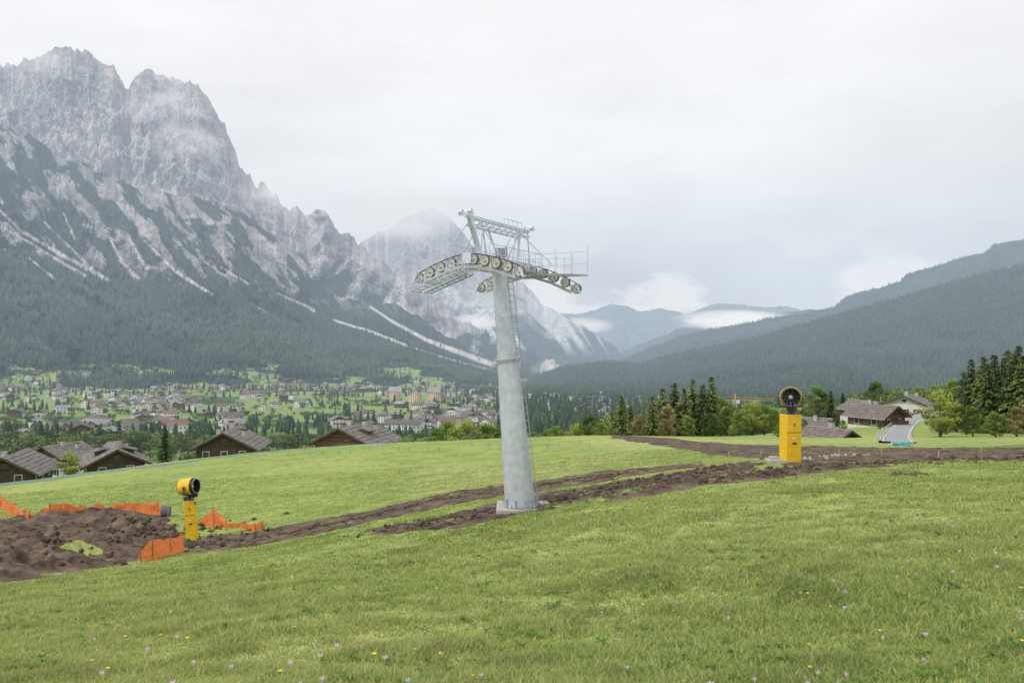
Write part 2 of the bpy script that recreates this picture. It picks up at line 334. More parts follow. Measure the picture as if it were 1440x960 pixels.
massif('distant_blue_mountains',[(600,470),(760,436),(800,441),(828,440),(845,432),(862,429),(882,431),(900,440),(925,434),(940,437),(962,441),(1000,430),(1038,426),(1075,433),(1108,431),(1140,439),(1200,436),(1400,400),(1700,380),(2000,400)],[(600,515),(2000,515)],15500,12000,rockC,600,90,-.1,1.0,.012,.007,400,gulA,colD,1,6)
massif('distant_forested_ridge',[(700,540),(820,512),(868,500),(905,482),(950,464),(985,455),(1020,459),(1060,450),(1090,440),(1140,436),(1300,430),(2000,400)],[(700,545),(2000,540)],9800,7000,rockC,400,90,0,1.0,.012,.004,200,gulA,lambda U,S,E,r,d:mixc(np.broadcast_to(np.array(VEG),U.shape+(3,)).copy(),(.1,.12,.09),sstep(.55,.7,fbm(U*40,S*10,3,2))),1,9)
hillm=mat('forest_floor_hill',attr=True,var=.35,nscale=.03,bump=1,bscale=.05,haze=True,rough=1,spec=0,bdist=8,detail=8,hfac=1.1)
def gulE(U,E,S):
    r=ridged(U*5+E*3+(fbm(U*8,S*3,3,1)-.5)*1.2,S*1.6,4,8)-.55; return r,-r*1.6
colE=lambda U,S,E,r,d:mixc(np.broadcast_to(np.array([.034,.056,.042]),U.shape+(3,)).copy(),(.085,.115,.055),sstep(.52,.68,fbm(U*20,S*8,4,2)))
RE=[(780,540),(840,520),(885,503),(922,487),(960,472),(1000,463),(1060,452),(1120,442),(1170,433),(1190,416),(1238,405),(1266,396),(1274,385),(1310,377),(1350,363),(1385,356),(1398,343),(1440,338),(1600,318),(1900,280),(2300,260)]
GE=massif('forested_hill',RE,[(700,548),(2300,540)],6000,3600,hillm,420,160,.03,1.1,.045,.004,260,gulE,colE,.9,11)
RF=[(640,548),(740,534),(800,516),(850,510),(900,512),(960,497),(1040,480),(1120,458),(1200,436),(1280,414),(1340,397),(1400,381),(1440,373),(1700,320),(2300,270)]
GF=massif('forested_hill',RF,[(640,568),(2300,568)],3700,1500,hillm,460,200,-.07,1.1,.045,.004,220,gulE,colE,1,12)
# ------------------------------------------------------------ forests (mass of small trees)
def tmpl_lo():
    V=[];T=[]
    for z0,z1,r in ((.08,.62,.17),(.4,1,.115)):
        b=len(V)
        for k in range(5):
            a=k*2*math.pi/5+z0*3; V.append((r*math.cos(a),r*math.sin(a),z0))
        V.append((0,0,z1))
        for k in range(5): T.append((b+k,b+(k+1)%5,b+5))
    return np.array(V),np.array(T)
def tmpl_mid():
    V=[];T=[];L=8
    for j in range(L):
        z0=.08+j*.11; z1=min(1,z0+.24); r=.2*(1-j/L)**.85+.015; b=len(V); M=7
        for k in range(2*M):
            a=k*math.pi/M+j*.7+random.uniform(-.15,.15); rr=r*(random.uniform(.85,1.2) if k%2==0 else .45); V.append((rr*math.cos(a),rr*math.sin(a),z0+random.uniform(-.03,.02)+(0 if k%2==0 else .05)))
        V.append((0,0,z1))
        for k in range(2*M): T.append((b+k,b+(k+1)%(2*M),b+2*M))
    return np.array(V),np.array(T)
def tmpl_dec():
    V=[];T=[]
    cl=[(random.gauss(0,.17),random.gauss(0,.17),random.uniform(.3,.85)) for _ in range(10)]
    for i in range(230):
        c=random.choice(cl); p=Vector(c)+Vector((random.gauss(0,1),random.gauss(0,1),random.gauss(0,1))).normalized()*random.uniform(.08,.16)
        a=Vector((random.gauss(0,1),random.gauss(0,1),random.gauss(0,1))).normalized(); bb=a.orthogonal().normalized(); q=.05
        b=len(V); V+= [tuple(p+a*q),tuple(p-a*q*.5+bb*q),tuple(p-a*q*.5-bb*q)]; T.append((b,b+1,b+2))
    b=len(V); V+=[(-.02,0,0),(.02,0,0),(0,0,.6)]; T.append((b,b+1,b+2))
    return np.array(V),np.array(T)
def forest(name,tm,pos,h,base,var,m,wid=1.0):
    TV,TT=tm; n=len(pos); a=rng.uniform(0,6.28,n); ca,sa=np.cos(a)[:,None],np.sin(a)[:,None]; wd=h[:,None]*rng.uniform(.8,1.2,(n,1))*wid
    V=np.zeros((n,len(TV),3)); V[...,0]=pos[:,0:1]+(TV[:,0]*ca-TV[:,1]*sa)*wd; V[...,1]=pos[:,1:2]+(TV[:,0]*sa+TV[:,1]*ca)*wd; V[...,2]=pos[:,2:3]+TV[:,2]*h[:,None]
    T=(np.arange(n)*len(TV))[:,None,None]+TT[None]
    c=np.array(base)*rng.uniform(1-var,1+var,(n,1))+rng.uniform(-.006,.014,(n,1))*np.array([1,.8,.2])
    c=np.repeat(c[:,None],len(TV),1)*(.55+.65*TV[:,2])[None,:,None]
    fast(name,V.reshape(-1,3),tris=T.reshape(-1,3),mats=[m],cols=np.clip(c,.005,1).reshape(-1,3))
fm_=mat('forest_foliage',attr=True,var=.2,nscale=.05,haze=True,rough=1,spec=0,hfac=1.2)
def on_grid(G,n,s0,s1,mask):
    NRg,NCg=G.shape[:2]; s=(s0+(s1-s0)*rng.random(n)**.85)*(NRg-2); c=rng.random(n)*(NCg-2); i=s.astype(int);j=c.astype(int);fs=(s-i)[:,None];fc=(c-j)[:,None]
    p=(G[i,j]*(1-fc)+G[i,j+1]*fc)*(1-fs)+(G[i+1,j]*(1-fc)+G[i+1,j+1]*fc)*fs
    return p[mask(p[:,0]/p[:,1],(p[:,2]-EYE)/p[:,1],s/NRg)]
LO=tmpl_lo()
def mB(u,e,s):
    px=720+u*F;py=480-e*F; a=u*30;b=e*30; nzz=fbm((a+b*.8)*2.0,(b-a*.5)*.9,6,6,.6)
    k=(py>385+(nzz-.5)*160+np.clip((px-200)*.12,-20,60)+rng.uniform(-14,14,len(u)))&(u>-.75)
    for L,w in SC: k&=dline(px,py,np.array(L,float))>w*1.1
    near=CL(u,py)|CL(u,py+9)
    k&=~(near&(rng.random(len(u))<.97))
    return k
p=on_grid(GB,88000,0,.68,mB); tone=rng.random(len(p))<sstep(.42,.6,fbm(p[:,0]*.004,p[:,1]*.004,3,2))*.8
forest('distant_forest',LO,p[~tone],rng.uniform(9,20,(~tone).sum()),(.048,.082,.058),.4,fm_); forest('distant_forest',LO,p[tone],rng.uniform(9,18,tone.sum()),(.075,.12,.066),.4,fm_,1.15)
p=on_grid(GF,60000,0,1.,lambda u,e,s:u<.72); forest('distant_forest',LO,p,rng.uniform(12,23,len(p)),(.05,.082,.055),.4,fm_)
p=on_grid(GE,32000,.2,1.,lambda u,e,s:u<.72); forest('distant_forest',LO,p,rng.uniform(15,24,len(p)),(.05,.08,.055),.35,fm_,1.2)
# valley trees
def vpos(n,u0,u1,y0,y1,thr,sd,sc_=.02):
    u=rng.uniform(u0,u1,n); y=np.exp(rng.uniform(math.log(y0),math.log(y1),n)); x=u*y
    k=fbm(x*sc_,y*sc_,3,sd)>thr; x=x[k];y=y[k]; return np.stack([x,y,H(x,y,False)],1)
MID=tmpl_mid(); 
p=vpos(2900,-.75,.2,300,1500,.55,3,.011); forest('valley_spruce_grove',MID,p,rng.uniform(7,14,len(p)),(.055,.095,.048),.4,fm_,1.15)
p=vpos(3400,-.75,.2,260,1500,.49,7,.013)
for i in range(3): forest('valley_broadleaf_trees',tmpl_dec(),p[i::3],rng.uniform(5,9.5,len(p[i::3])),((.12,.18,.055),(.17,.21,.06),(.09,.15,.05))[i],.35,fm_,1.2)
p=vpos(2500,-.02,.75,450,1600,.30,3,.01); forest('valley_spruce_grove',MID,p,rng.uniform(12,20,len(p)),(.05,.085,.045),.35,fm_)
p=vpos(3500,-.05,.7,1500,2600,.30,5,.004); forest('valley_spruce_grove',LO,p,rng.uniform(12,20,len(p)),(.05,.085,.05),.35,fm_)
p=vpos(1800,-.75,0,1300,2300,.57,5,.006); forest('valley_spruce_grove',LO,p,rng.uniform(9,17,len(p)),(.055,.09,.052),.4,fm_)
# ------------------------------------------------------------ distant town
def town():
    V=[];Q=[];T=[];mq=[];mt=[]
    def hs(x,y,w,d,h,a,big=False,wm=0,z=None,rm=1):
        z=float(H0(np.array([x]),np.array([y]))[0])-1 if z is None else z; ca,sa=math.cos(a),math.sin(a)
        def P_(lx,ly,lz): return (x+lx*ca-ly*sa,y+lx*sa+ly*ca,z+lz)
        b=len(V); rh=h+w*.22
        for lz in (0,h):
            for sx,sy in ((-1,-1),(1,-1),(1,1),(-1,1)): V.append(P_(sx*w/2,sy*d/2,lz))
        V.append(P_(0,-d/2,rh));V.append(P_(0,d/2,rh))
        for f in ((0,1,5,4),(1,2,6,5),(2,3,7,6),(3,0,4,7)): Q.append(tuple(b+i for i in f)); mq.append(wm)
        T.append((b+4,b+5,b+8));T.append((b+6,b+7,b+9)); mt.extend([3 if wm==0 and random.random()<.5 else wm]*2)
        o=.9;b=len(V); V.extend([P_(-w/2-o,-d/2-o,h-.1),P_(0,-d/2-o,rh+.4),P_(0,d/2+o,rh+.4),P_(-w/2-o,d/2+o,h-.1),P_(w/2+o,-d/2-o,h-.1),P_(w/2+o,d/2+o,h-.1)])
        Q.append((b,b+1,b+2,b+3));Q.append((b+1,b+4,b+5,b+2)); mq.extend([rm,rm])
        if wm==0 and random.random()<.5:
            for s_ in (-1,1):
                b=len(V); e=s_*(d/2+.5); V.extend([P_(-w*.45,e,h*.5),P_(w*.45,e,h*.5),P_(w*.45,e,h*.5+1),P_(-w*.45,e,h*.5+1)]); Q.append((b,b+1,b+2,b+3)); mq.append(3)
        for fl in range(max(1,int(h//2.8))):
            zz=.9+fl*2.8+1
            for side in range(4):
                L=w if side%2==0 else d; nw=max(2,int(L//3))
                for k in range(nw):
                    c=-L/2+(k+.5)*L/nw; e=(d if side%2==0 else w)/2+.06
                    def q(l,zv):
                        lx,ly=[(l,-e),(e,l),(l,e),(-e,l)][side]; return P_(lx,ly,zv)
                    b=len(V); V.extend([q(c-.55,zz),q(c+.55,zz),q(c+.55,zz+1.4),q(c-.55,zz+1.4)]); Q.append((b,b+1,b+2,b+3)); mq.append(2)
    cnt=0
    while cnt<310:
        r=random.random()
        if r<.40: u=random.uniform(-.72,-.42);y=random.uniform(430,1500)
        elif r<.75: u=random.uniform(-.45,-.02);y=random.uniform(600,1900)
        elif r<.95: u=random.uniform(-.12,.12);y=random.uniform(750,1700)
        else: u=random.uniform(.1,.3);y=random.uniform(900,1600)
        x=u*y
        if fbm(np.array([x*.008]),np.array([y*.008]),3,9)[0]<.45: continue
        w=random.uniform(8,14);hs(x,y,w,w*random.uniform(.9,1.5),random.choice([5.5,6.5,7,8.5,10.5]),random.uniform(-.7,.7)+random.choice([0,1.57]),wm=random.choice([0,0,0,0,4,3]),rm=random.choice([1,1,6,1,7]));cnt+=1
    cand=on_grid(GB,9000,0,.25,lambda u,e,s:(u>-.66)&(u<.0)&CL(u,480-e*F))
    for q in cand[:130]:
        w=random.uniform(9,16); hs(q[0],q[1],w,w*random.uniform(.9,1.5),random.choice([6,7,8]),random.uniform(-.7,.7),wm=random.choice([0,0,0,4,3]),z=q[2]-2,rm=random.choice([1,6,7]))
    for dx,w in ((-30,26),(0,20),(30,28)): hs(-.122*1230+dx,1230,w,18,19 if dx else 14,0.05+(1.57 if dx else 0),wm=5,rm=6)
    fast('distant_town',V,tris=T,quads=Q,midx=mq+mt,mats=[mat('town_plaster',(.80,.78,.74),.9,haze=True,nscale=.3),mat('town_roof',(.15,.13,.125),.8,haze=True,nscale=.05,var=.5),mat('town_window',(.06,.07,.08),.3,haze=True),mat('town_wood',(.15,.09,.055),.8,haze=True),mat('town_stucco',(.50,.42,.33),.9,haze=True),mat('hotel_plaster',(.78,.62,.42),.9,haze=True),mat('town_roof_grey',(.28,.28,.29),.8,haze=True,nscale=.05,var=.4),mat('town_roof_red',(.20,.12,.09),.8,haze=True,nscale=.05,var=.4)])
town()
# ------------------------------------------------------------ part builder
class B:
    def __init__(s,name,loc=(0,0,0)):
        s.e=bpy.data.objects.new(name,None); s.e.location=loc; s.e.empty_display_size=.5; link(s.e); s.p={}
    def g(s,part,m):
        return s.p.setdefault(part,([],[],m))
    def box(s,part,m,c,size,R=None,taper=1.0):
        V,Fc,_=s.g(part,m); b=len(V); R=R or Matrix.Identity(3); c=Vector(c)
        for z in (-.5,.5):
            k=taper if z>0 else 1
            for x,y in ((-.5,-.5),(.5,-.5),(.5,.5),(-.5,.5)): V.append(c+R@Vector((x*size[0]*k,y*size[1]*k,z*size[2])))
        for f in ((3,2,1,0),(4,5,6,7),(0,1,5,4),(1,2,6,5),(2,3,7,6),(3,0,4,7)): Fc.append(tuple(b+i for i in f))
    def beam(s,part,m,p,q,w,h=None):
        p=Vector(p);q=Vector(q);d=q-p; z=d.normalized(); up=Vector((0,0,1)) if abs(z.z)<.95 else Vector((0,1,0)); x=z.cross(up).normalized(); y=x.cross(z)
        s.box(part,m,(p+q)/2,(w,h or w,d.length),Matrix((x,y,z)).transposed())
    def lathe(s,part,m,o,axis,prof,n=24,close=False):
        V,Fc,_=s.g(part,m); b=len(V); o=Vector(o);z=Vector(axis).normalized(); x=z.orthogonal().normalized(); y=z.cross(x); L=len(prof)
        for a,r in prof:
            for k in range(n):
                t=2*math.pi*k/n; V.append(o+z*a+(x*math.cos(t)+y*math.sin(t))*r)
        for i in range(L-1 if not close else L):
            j=(i+1)%L
            for k in range(n): Fc.append((b+i*n+k,b+i*n+(k+1)%n,b+j*n+(k+1)%n,b+j*n+k))
    def tube(s,part,m,p,q,r1,r2=None,n=12):
        p=Vector(p);q=Vector(q); r2=r1 if r2 is None else r2; L=(q-p).length
        s.lathe(part,m,p,q-p,[(0,.0001),(0,r1),(L,r2),(L,.0001)],n)
    def poly(s,part,m,vs,fs):
        V,Fc,_=s.g(part,m); b=len(V); V.extend([Vector(v) for v in vs]); Fc.extend([tuple(b+i for i in f) for f in fs])
    def done(s,bevel=None):
        for part,(V,Fc,m) in s.p.items():
            me=bpy.data.meshes.new(part); me.from_pydata([tuple(v) for v in V],[],Fc); me.materials.append(m); me.update()
            me.polygons.foreach_set('use_smooth',np.ones(len(me.polygons),bool))
            try: me.set_sharp_from_angle(angle=math.radians(35))
            except Exception: pass
            o=link(bpy.data.objects.new(part,me),s.e)
            if bevel and part in bevel:
                md=o.modifiers.new('b','BEVEL'); md.width=bevel[part]; md.segments=2; md.limit_method='ANGLE'
        return s.e
hz=hz0
# ------------------------------------------------------------ lift pylon
galv=mat('galvanised_steel',(.61,.65,.72),.42,.3,var=.16,nscale=4,bump=.1,bscale=30,spec=.5,detail=8)
gald=mat('galvanised_steel_dull',(.40,.42,.45),.55,.4,var=.2,nscale=9)
frame=mat('catwalk_steel',(.42,.44,.46),.5,.4,var=.2,nscale=9)
rub=mat('black_rubber',(.03,.03,.03),.7); tyre=mat('worn_sheave_tyre',(.16,.155,.145),.8); alu=mat('sheave_aluminium',(.60,.58,.52),.5,.2,var=.2,nscale=12)
conc=mat('concrete',(.46,.44,.40),.9,var=.2,nscale=3,bump=.3)
bz=hz(.32,30)
t=B('chairlift_pylon',(.32,30,bz))
top=Vector((-.46-.32,0,4.38-bz)); ax=top.normalized()
def sh(f): return top*f
mid=.62
t.lathe('shaft',galv,(0,0,0),ax,[(0.12,.0001),(.12,.58),(top.length*mid,.40),(top.length*mid,.0001)],28)
t.lathe('shaft_upper',galv,(0,0,0),ax,[(top.length*mid,.385),(top.length,.29),(top.length,.001)],28)
t.lathe('flanges',gald,sh(mid),ax,[(-.05,.39),(-.05,.46),(.05,.46),(.05,.385)],28)
t.lathe('flanges',gald,(0,0,0),ax,[(.04,.3),(.04,.70),(.11,.70),(.11,.5)],28)
for k in range(20):
    a=k*math.pi/10; p=Vector((.63*math.cos(a),.63*math.sin(a),.1)); t.tube('anchor_bolts',galv,p,p+Vector((0,0,.14)),.025,n=6)
    if k%2==0: t.box('gussets',gald,(.6*math.cos(a),.6*math.sin(a),.24),(.14,.02,.28),Matrix.Rotation(a,3,'Z'))
t.box('foundation',conc,(.1,.1,-.34),(2.0,1.9,.80))
for f_ in (.2,.42,.8): t.lathe('seam',galv,sh(f_),ax,[(-.012,.575-.28*f_),(-.012,.583-.28*f_),(.012,.583-.28*f_),(.012,.575-.28*f_)],28)
sd=Vector((.82,-.57,0)).normalized()
def lad(f,o): 
    r=.56-(.27)*f+.13; return sh(f)+sd*r+Vector((.57,.82,0))*o
for o in (-.17,.17): t.tube('ladder',frame,lad(.03,o),lad(.97,o),.017,n=6)
for i in range(34): f=.04+i*.0275; t.tube('ladder',frame,lad(f,-.17),lad(f,.17),.012,n=5)
for i in range(7): f=.05+i*.15; t.beam('ladder_brackets',frame,lad(f,0)-sd*.2,lad(f,0),.03)
# head
C=top.copy(); a_=Vector((.47,.88,0)).normalized(); l_=Vector((.88,-.47,0)).normalized(); zz=Vector((0,0,1))
def hp(a,l,z): return C+a_*a+l_*l+zz*z
t.beam('cross_arm',galv,hp(-2.4,0,.24),hp(2.4,0,.24),.34,.38)
t.lathe('head_plate',gald,C,ax,[(-.05,.3),(-.05,.42),(.1,.42),(.1,.1)],20)
t.box('arm_saddle',galv,hp(0,0,.1),(.62,.62,.36),Matrix.Rotation(math.atan2(.88,.47),3,'Z'))
# maintenance gantry
for s_ in (-1,1):
    t.beam('gantry_posts',galv,hp(s_*1.45,.0,.4),hp(s_*2.2 if s_<0 else 1.6,.0,1.68),.15 if s_<0 else .11,.14)
    t.beam('gantry_posts',galv,hp(s_*1.0,.0,.4),hp(s_*1.35,.0,1.68),.06)
    t.beam('gantry_posts',galv,hp(s_*1.9,.3,.4),hp(s_*1.75,.28,1.5),.05)
t.beam('gantry_beam',galv,hp(-2.5,0,1.72),hp(2.35,0,1.72),.09,.12)
for e in (.28,-.28): t.beam('gantry_beam',galv,hp(-1.9,e,1.45),hp(1.9,e,1.45),.045,.045)
for i in range(9):
    q=-1.9+i*.475; t.beam('gantry_lattice',frame,hp(q,.28,1.45),hp(q+.24,0,1.7),.03); t.beam('gantry_lattice',frame,hp(q,-.28,1.45),hp(q+.24,0,1.7),.03); t.beam('gantry_lattice',frame,hp(q,-.28,1.45),hp(q,.28,1.45),.025)
for i in range(5): q=-.2+i*.35; t.beam('gantry_rail',galv,hp(q,.3,1.5),hp(q,.3,1.9),.022)
t.beam('gantry_rail',galv,hp(-.2,.3,1.9),hp(1.2,.3,1.9),.022)
for s_ in (-2.45,2.3):
    t.beam('gantry_ends',galv,hp(s_,-.3,1.78),hp(s_,.3,1.78),.09); t.tube('gantry_ends',galv,hp(s_,-.25,1.86),hp(s_,-.12,1.86),.09); t.tube('gantry_ends',galv,hp(s_,.12,1.86),hp(s_,.25,1.86),.09)
for e in (-1.1,1.0):
    t.beam('braces',galv,hp(-2.15,0,1.6),hp(-2.3,e,.35),.035)
    t.beam('braces',galv,hp(-1.5,0,1.6),hp(-1.4,e*.8,.35),.03)
t.beam('braces',galv,hp(1.6,0,1.6),hp(2.3,1.1,.35),.035);t.beam('braces',galv,hp(1.6,0,1.6),hp(2.3,-1.1,.35),.035)
t.beam('braces',galv,hp(-.9,0,1.45),hp(-.1,0,.4),.05);t.beam('braces',galv,hp(.9,0,1.45),hp(.1,0,.4),.05)
# inner catwalk with railings round the shaft head
for l0 in (-.75,.75):
    t.beam('head_platform',frame,hp(-2.2,l0,.02),hp(2.2,l0,.02),.04,.07)
    for i in range(8): a0=-2.1+i*.6; t.beam('head_platform',frame,hp(a0,l0,.02),hp(a0,l0*.25,.05),.035,.03); t.beam('head_railing',galv,hp(a0,l0,.02),hp(a0,l0,.75),.026)
    for z_ in (.4,.75): t.beam('head_railing',galv,hp(-2.1,l0,z_),hp(2.1,l0,z_),.022)
t.box('junction_box',gald,hp(-.5,.35,.60),(.45,.35,.3)); t.box('junction_box',gald,hp(.7,-.3,.6),(.35,.3,.28)); t.box('junction_box',galv,hp(-1.3,-.25,.6),(.3,.25,.3))
# sheave trains
def train(a0,half,z0,drop,nw,l0=0,tilt=0):
    def cz(l): return z0-drop*abs(l/half)**1.7+tilt*l
    for i in range(nw):
        l=-half+2*half*i/(nw-1); z=cz(l); o=hp(a0,l+l0,z)
        t.lathe('sheave_tyres',tyre,o-a_*.05,a_,[(0,.15),(0,.195),(.1,.195),(.1,.15)],20,True)
        t.lathe('sheaves',alu,o-a_*.05,a_,[(-.03,.001),(-.03,.05),(.03,.06),(.03,.12),(-.004,.13),(-.004,.16),(.09,.16),(.08,.06),(.11,.05),(.11,.001)],18)
        t.lathe('sheave_caps',gald,o-a_*.08,a_,[(-.03,.001),(-.03,.035),(0,.035)],10)
    for i in range(0,nw-1,2):
        l1=-half+2*half*i/(nw-1); l2=-half+2*half*(i+1)/(nw-1)
        for e in (-.03,.14):
            t.beam('rocker_beams',galv,hp(a0+e+.04,l0+l1-.04,cz(l1)-.03),hp(a0+e+.04,l0+l2+.04,cz(l2)-.03),.03,.09)
        lm=(l1+l2)/2
        t.beam('rocker_links',galv,hp(a0,l0+lm,cz(lm)-.08),hp(a0,l0+lm,cz(lm)-.30),.09,.09)
    for s_ in (-1,1):
        t.beam('rocker_main',frame,hp(a0,l0+s_*half*.88,cz(s_*half*.88)-.27),hp(a0,l0+s_*half*.5,cz(s_*half*.5)-.27),.11,.10)
        t.beam('rocker_main',frame,hp(a0,l0+s_*half*.5,cz(s_*half*.5)-.27),hp(a0,l0+s_*half*.12,cz(0)-.27),.11,.10)
        t.beam('rope_catchers',galv,hp(a0-.15,l0+s_*(half+.05),cz(s_*half)+.12),hp(a0-.15,l0+s_*(half+.22),cz(s_*half)-.2),.05,.08)
    t.beam('rocker_main',frame,hp(a0,l0-half*.3,z0-.27),hp(a0,l0+half*.3,z0-.27),.13,.12)
    for k in range(10):
        l1=-half+2*half*k/10;l2=-half+2*half*(k+1)/10; t.tube('haul_rope',rub,hp(a0,l0+l1,cz(l1)+.2),hp(a0,l0+l2,cz(l2)+.2),.018,n=6)
train(-2.3,2.05,.20,.55,10,0,.02)
train(2.3,2.15,.16,.70,10,0,-.04)
def catwalk(a0,a1,l0,l1,zf,rails,rh,n=10,m_=6):
    for a in (a0,a1): t.beam('catwalk_frame',frame,hp(a,l0,zf(l0)),hp(a,l1,zf(l1)),.035,.05)
    for i in range(n+1):
        l=l0+(l1-l0)*i/n; zq=zf(l0)+(zf(l1)-zf(l0))*i/n; t.beam('catwalk_grating',gald,hp(a0,l,zq),hp(a1,l,zq),.022,.018)
    for a in rails:
        for i in range(m_+1):
            l=l0+(l1-l0)*i/m_; zq=zf(l0)+(zf(l1)-zf(l0))*i/m_; t.beam('railing',galv,hp(a,l,zq),hp(a,l,zq+rh*(1.0 if i%2 else 1.2)),.026)
        for f in (.5,1): t.beam('railing',galv,hp(a,l0,zf(l0)+rh*f),hp(a,l1,zf(l1)+rh*f),.02)
catwalk(-3.0,-2.6,-1.95,.3,lambda l:-.20-.36*max(0,-l),(-3.0,),.30,9,8)
catwalk(-2.05,-1.65,-2.0,-.2,lambda l:-.22-.34*max(0,-l),(-1.65,),.30,8,7)
catwalk(2.55,3.05,-2.0,2.3,lambda l:-.02-.02*abs(l),(3.05,),.95)
catwalk(1.55,2.05,.3,2.3,lambda l:-.05-.03*abs(l),(1.55,),.6)
for a,b2 in ((-2.3,-1.2),(2.3,1.2)): t.beam('braces',galv,hp(a,0,.1),hp(b2,0,-.1),.1)
for l in (-1.9,-1.1,-.3): t.beam('braces',frame,hp(-3.0,l,-.24+.36*l),hp(-1.65,l,-.25+.34*l),.035)
t.beam('braces',galv,hp(3.0,1.4,-.1),hp(1.6,1.4,-.1),.07);t.beam('braces',galv,hp(3.0,-1.4,-.1),hp(1.6,-1.4,-.1),.07)
for s_ in (-.6,.6): t.beam('braces',galv,hp(-2.9,s_,-.3),hp(-.3,s_*.3,.2),.05)
t.done()
# ------------------------------------------------------------ snow cannons
yel=mat('yellow_paint',(.86,.54,.02),.45,0,var=.10,nscale=3,spec=.45,detail=8); blk=mat('black_plastic',(.025,.025,.027),.45); dk=mat('dark_steel',(.12,.12,.13),.5,.5)
wht=mat('white_label',(.75,.75,.72),.6)
def cannon(px,py,s,lean,face,tilt,post_w):
    x,y=hit(px,py); z=hz(x,y); c=B('snow_cannon',(x,y,z-.05)); 
    hgt=2.4*s; top=Vector((lean*hgt,0,hgt)); axp=top.normalized(); R=Matrix.Rotation(math.atan(lean),3,'Y')@Matrix.Rotation(math.radians(12),3,'Z')
    c.box('tower_housing',yel,top*.5,(post_w*s,post_w*s*.9,hgt),R)
    c.box('top_plate',dk,top*1.01,(post_w*s*.9,post_w*s*.8,.05),R)
    c.box('panel_seam',blk,top*.64+R@Vector((0,-post_w*s*.455,0)),(post_w*s*.96,.012,.02),R)
    c.box('control_label',blk,top*.42+R@Vector((.02,-post_w*s*.46,0)),(post_w*s*.30,.015,.08*s),R)
    c.box('handle',dk,top*.8+R@Vector((0,-post_w*s*.47,0)),(.04,.04,.15),R)
    c.box('control_label_white',wht,top*.52+R@Vector((0,-post_w*s*.457,0)),(post_w*s*.3,.012,.06),R)
    for q in (-.4,.4): c.box('base_flange',dk,(q*post_w*s,0,.03),(.2,post_w*s*1.2,.08))
    n0=top; n1=top+axp*.30*s
    c.tube('swivel',dk,n0,n1,.16*s,.12*s,16)
    f=Vector((math.cos(face)*math.cos(tilt),math.sin(face)*math.cos(tilt),math.sin(tilt))); side=f.cross(Vector((0,0,1))).normalized(); up=side.cross(f)
    ctr=n1+Vector((0,0,.52*s)); R2=.50*s
    for q in (-1,1):
        c.beam('fork',dk,n1,n1+side*q*R2*1.08+Vector((0,0,.12*s)),.09*s); c.beam('fork',dk,n1+side*q*R2*1.08+Vector((0,0,.1*s)),ctr+side*q*R2*1.08,.08*s)
        c.tube('pivot',dk,ctr+side*q*R2*.95,ctr+side*q*R2*1.15,.09*s)
    Lh=.5*s
    c.lathe('barrel',yel,ctr,f,[(-Lh,R2*.9),(-Lh*.8,R2*1.0),(Lh*.62,R2*1.03),(Lh*.62,R2*.93),(-Lh*.8,R2*.9)],36,True)
    c.lathe('nozzle_ring',blk,ctr,f,[(Lh*.63,R2*.80),(Lh*.63,R2*.97),(Lh*.95,R2*.94),(Lh*1.0,R2*.88),(Lh*.95,R2*.80)],36,True)
    c.lathe('inner_liner',blk,ctr,f,[(Lh*.6,R2*.82),(-Lh*.7,R2*.7),(-Lh*.72,.01)],36)
    c.lathe('hub',alu,ctr,f,[(-Lh*.5,.0001),(-Lh*.5,R2*.28),(Lh*.45,R2*.24),(Lh*.6,R2*.12),(Lh*.62,.0001)],20)
    for k in range(11):
        a=k*2*math.pi/11; d=side*math.cos(a)+up*math.sin(a); d2=side*math.cos(a+.35)+up*math.sin(a+.35)
        c.poly('fan_blades',gald,[ctr+d*R2*.26+f*Lh*.25,ctr+d2*R2*.3+f*Lh*.05,ctr+(d2)*R2*.8-f*Lh*.05,ctr+d*R2*.8+f*Lh*.2],[(0,1,2,3)])
    for k in range(24):
        a=k*2*math.pi/24; d=side*math.cos(a)+up*math.sin(a); c.tube('water_nozzles',alu,ctr+d*R2*.89+f*Lh*.95,ctr+d*R2*.86+f*Lh*1.12,.018*s,n=6)
    for q in (.3,.5,.7,.86): c.lathe('intake_grille',dk,ctr,f,[(-Lh*1.06,R2*q-.008),(-Lh*1.06,R2*q+.008),(-Lh*1.09,R2*q)],28,True)
    for k in range(6):
        a=k*math.pi/6; d=side*math.cos(a)+up*math.sin(a); c.beam('intake_grille',dk,ctr+d*R2*.88-f*Lh*1.07,ctr-d*R2*.88-f*Lh*1.07,.015)
    c.box('compressor_box',blk,n1+Vector((0,0,.0))+f*.3*s,(.42*s,.34*s,.26*s),Matrix.Rotation(face,3,'Z'))
    c.tube('hose',blk,n1+f*.2*s,top*.86+R@Vector((post_w*s*.6,0,0)),.03*s)
    c.box('hatch',dk,top+axp*.12*s-f*.22*s,(.2*s,.2*s,.2*s))
    return c,(x,y,z)
c,ps=cannon(1111,650,1.03,.008,math.radians(-106),.06,.78); c.done({'tower_housing':.03})
b2=B('concrete_footing',(ps[0]-.75,ps[1]-.1,hz(ps[0]-.75,ps[1]))); b2.box('slab',conc,(0,0,.05),(.9,.8,.3)); b2.box('riser',conc,(-.1,0,.25),(.4,.4,.14)); b2.done({'slab':.03})
c,ps=cannon(271,757,.92,-.09,math.radians(-10),.12,.6); c.done({'tower_housing':.03})
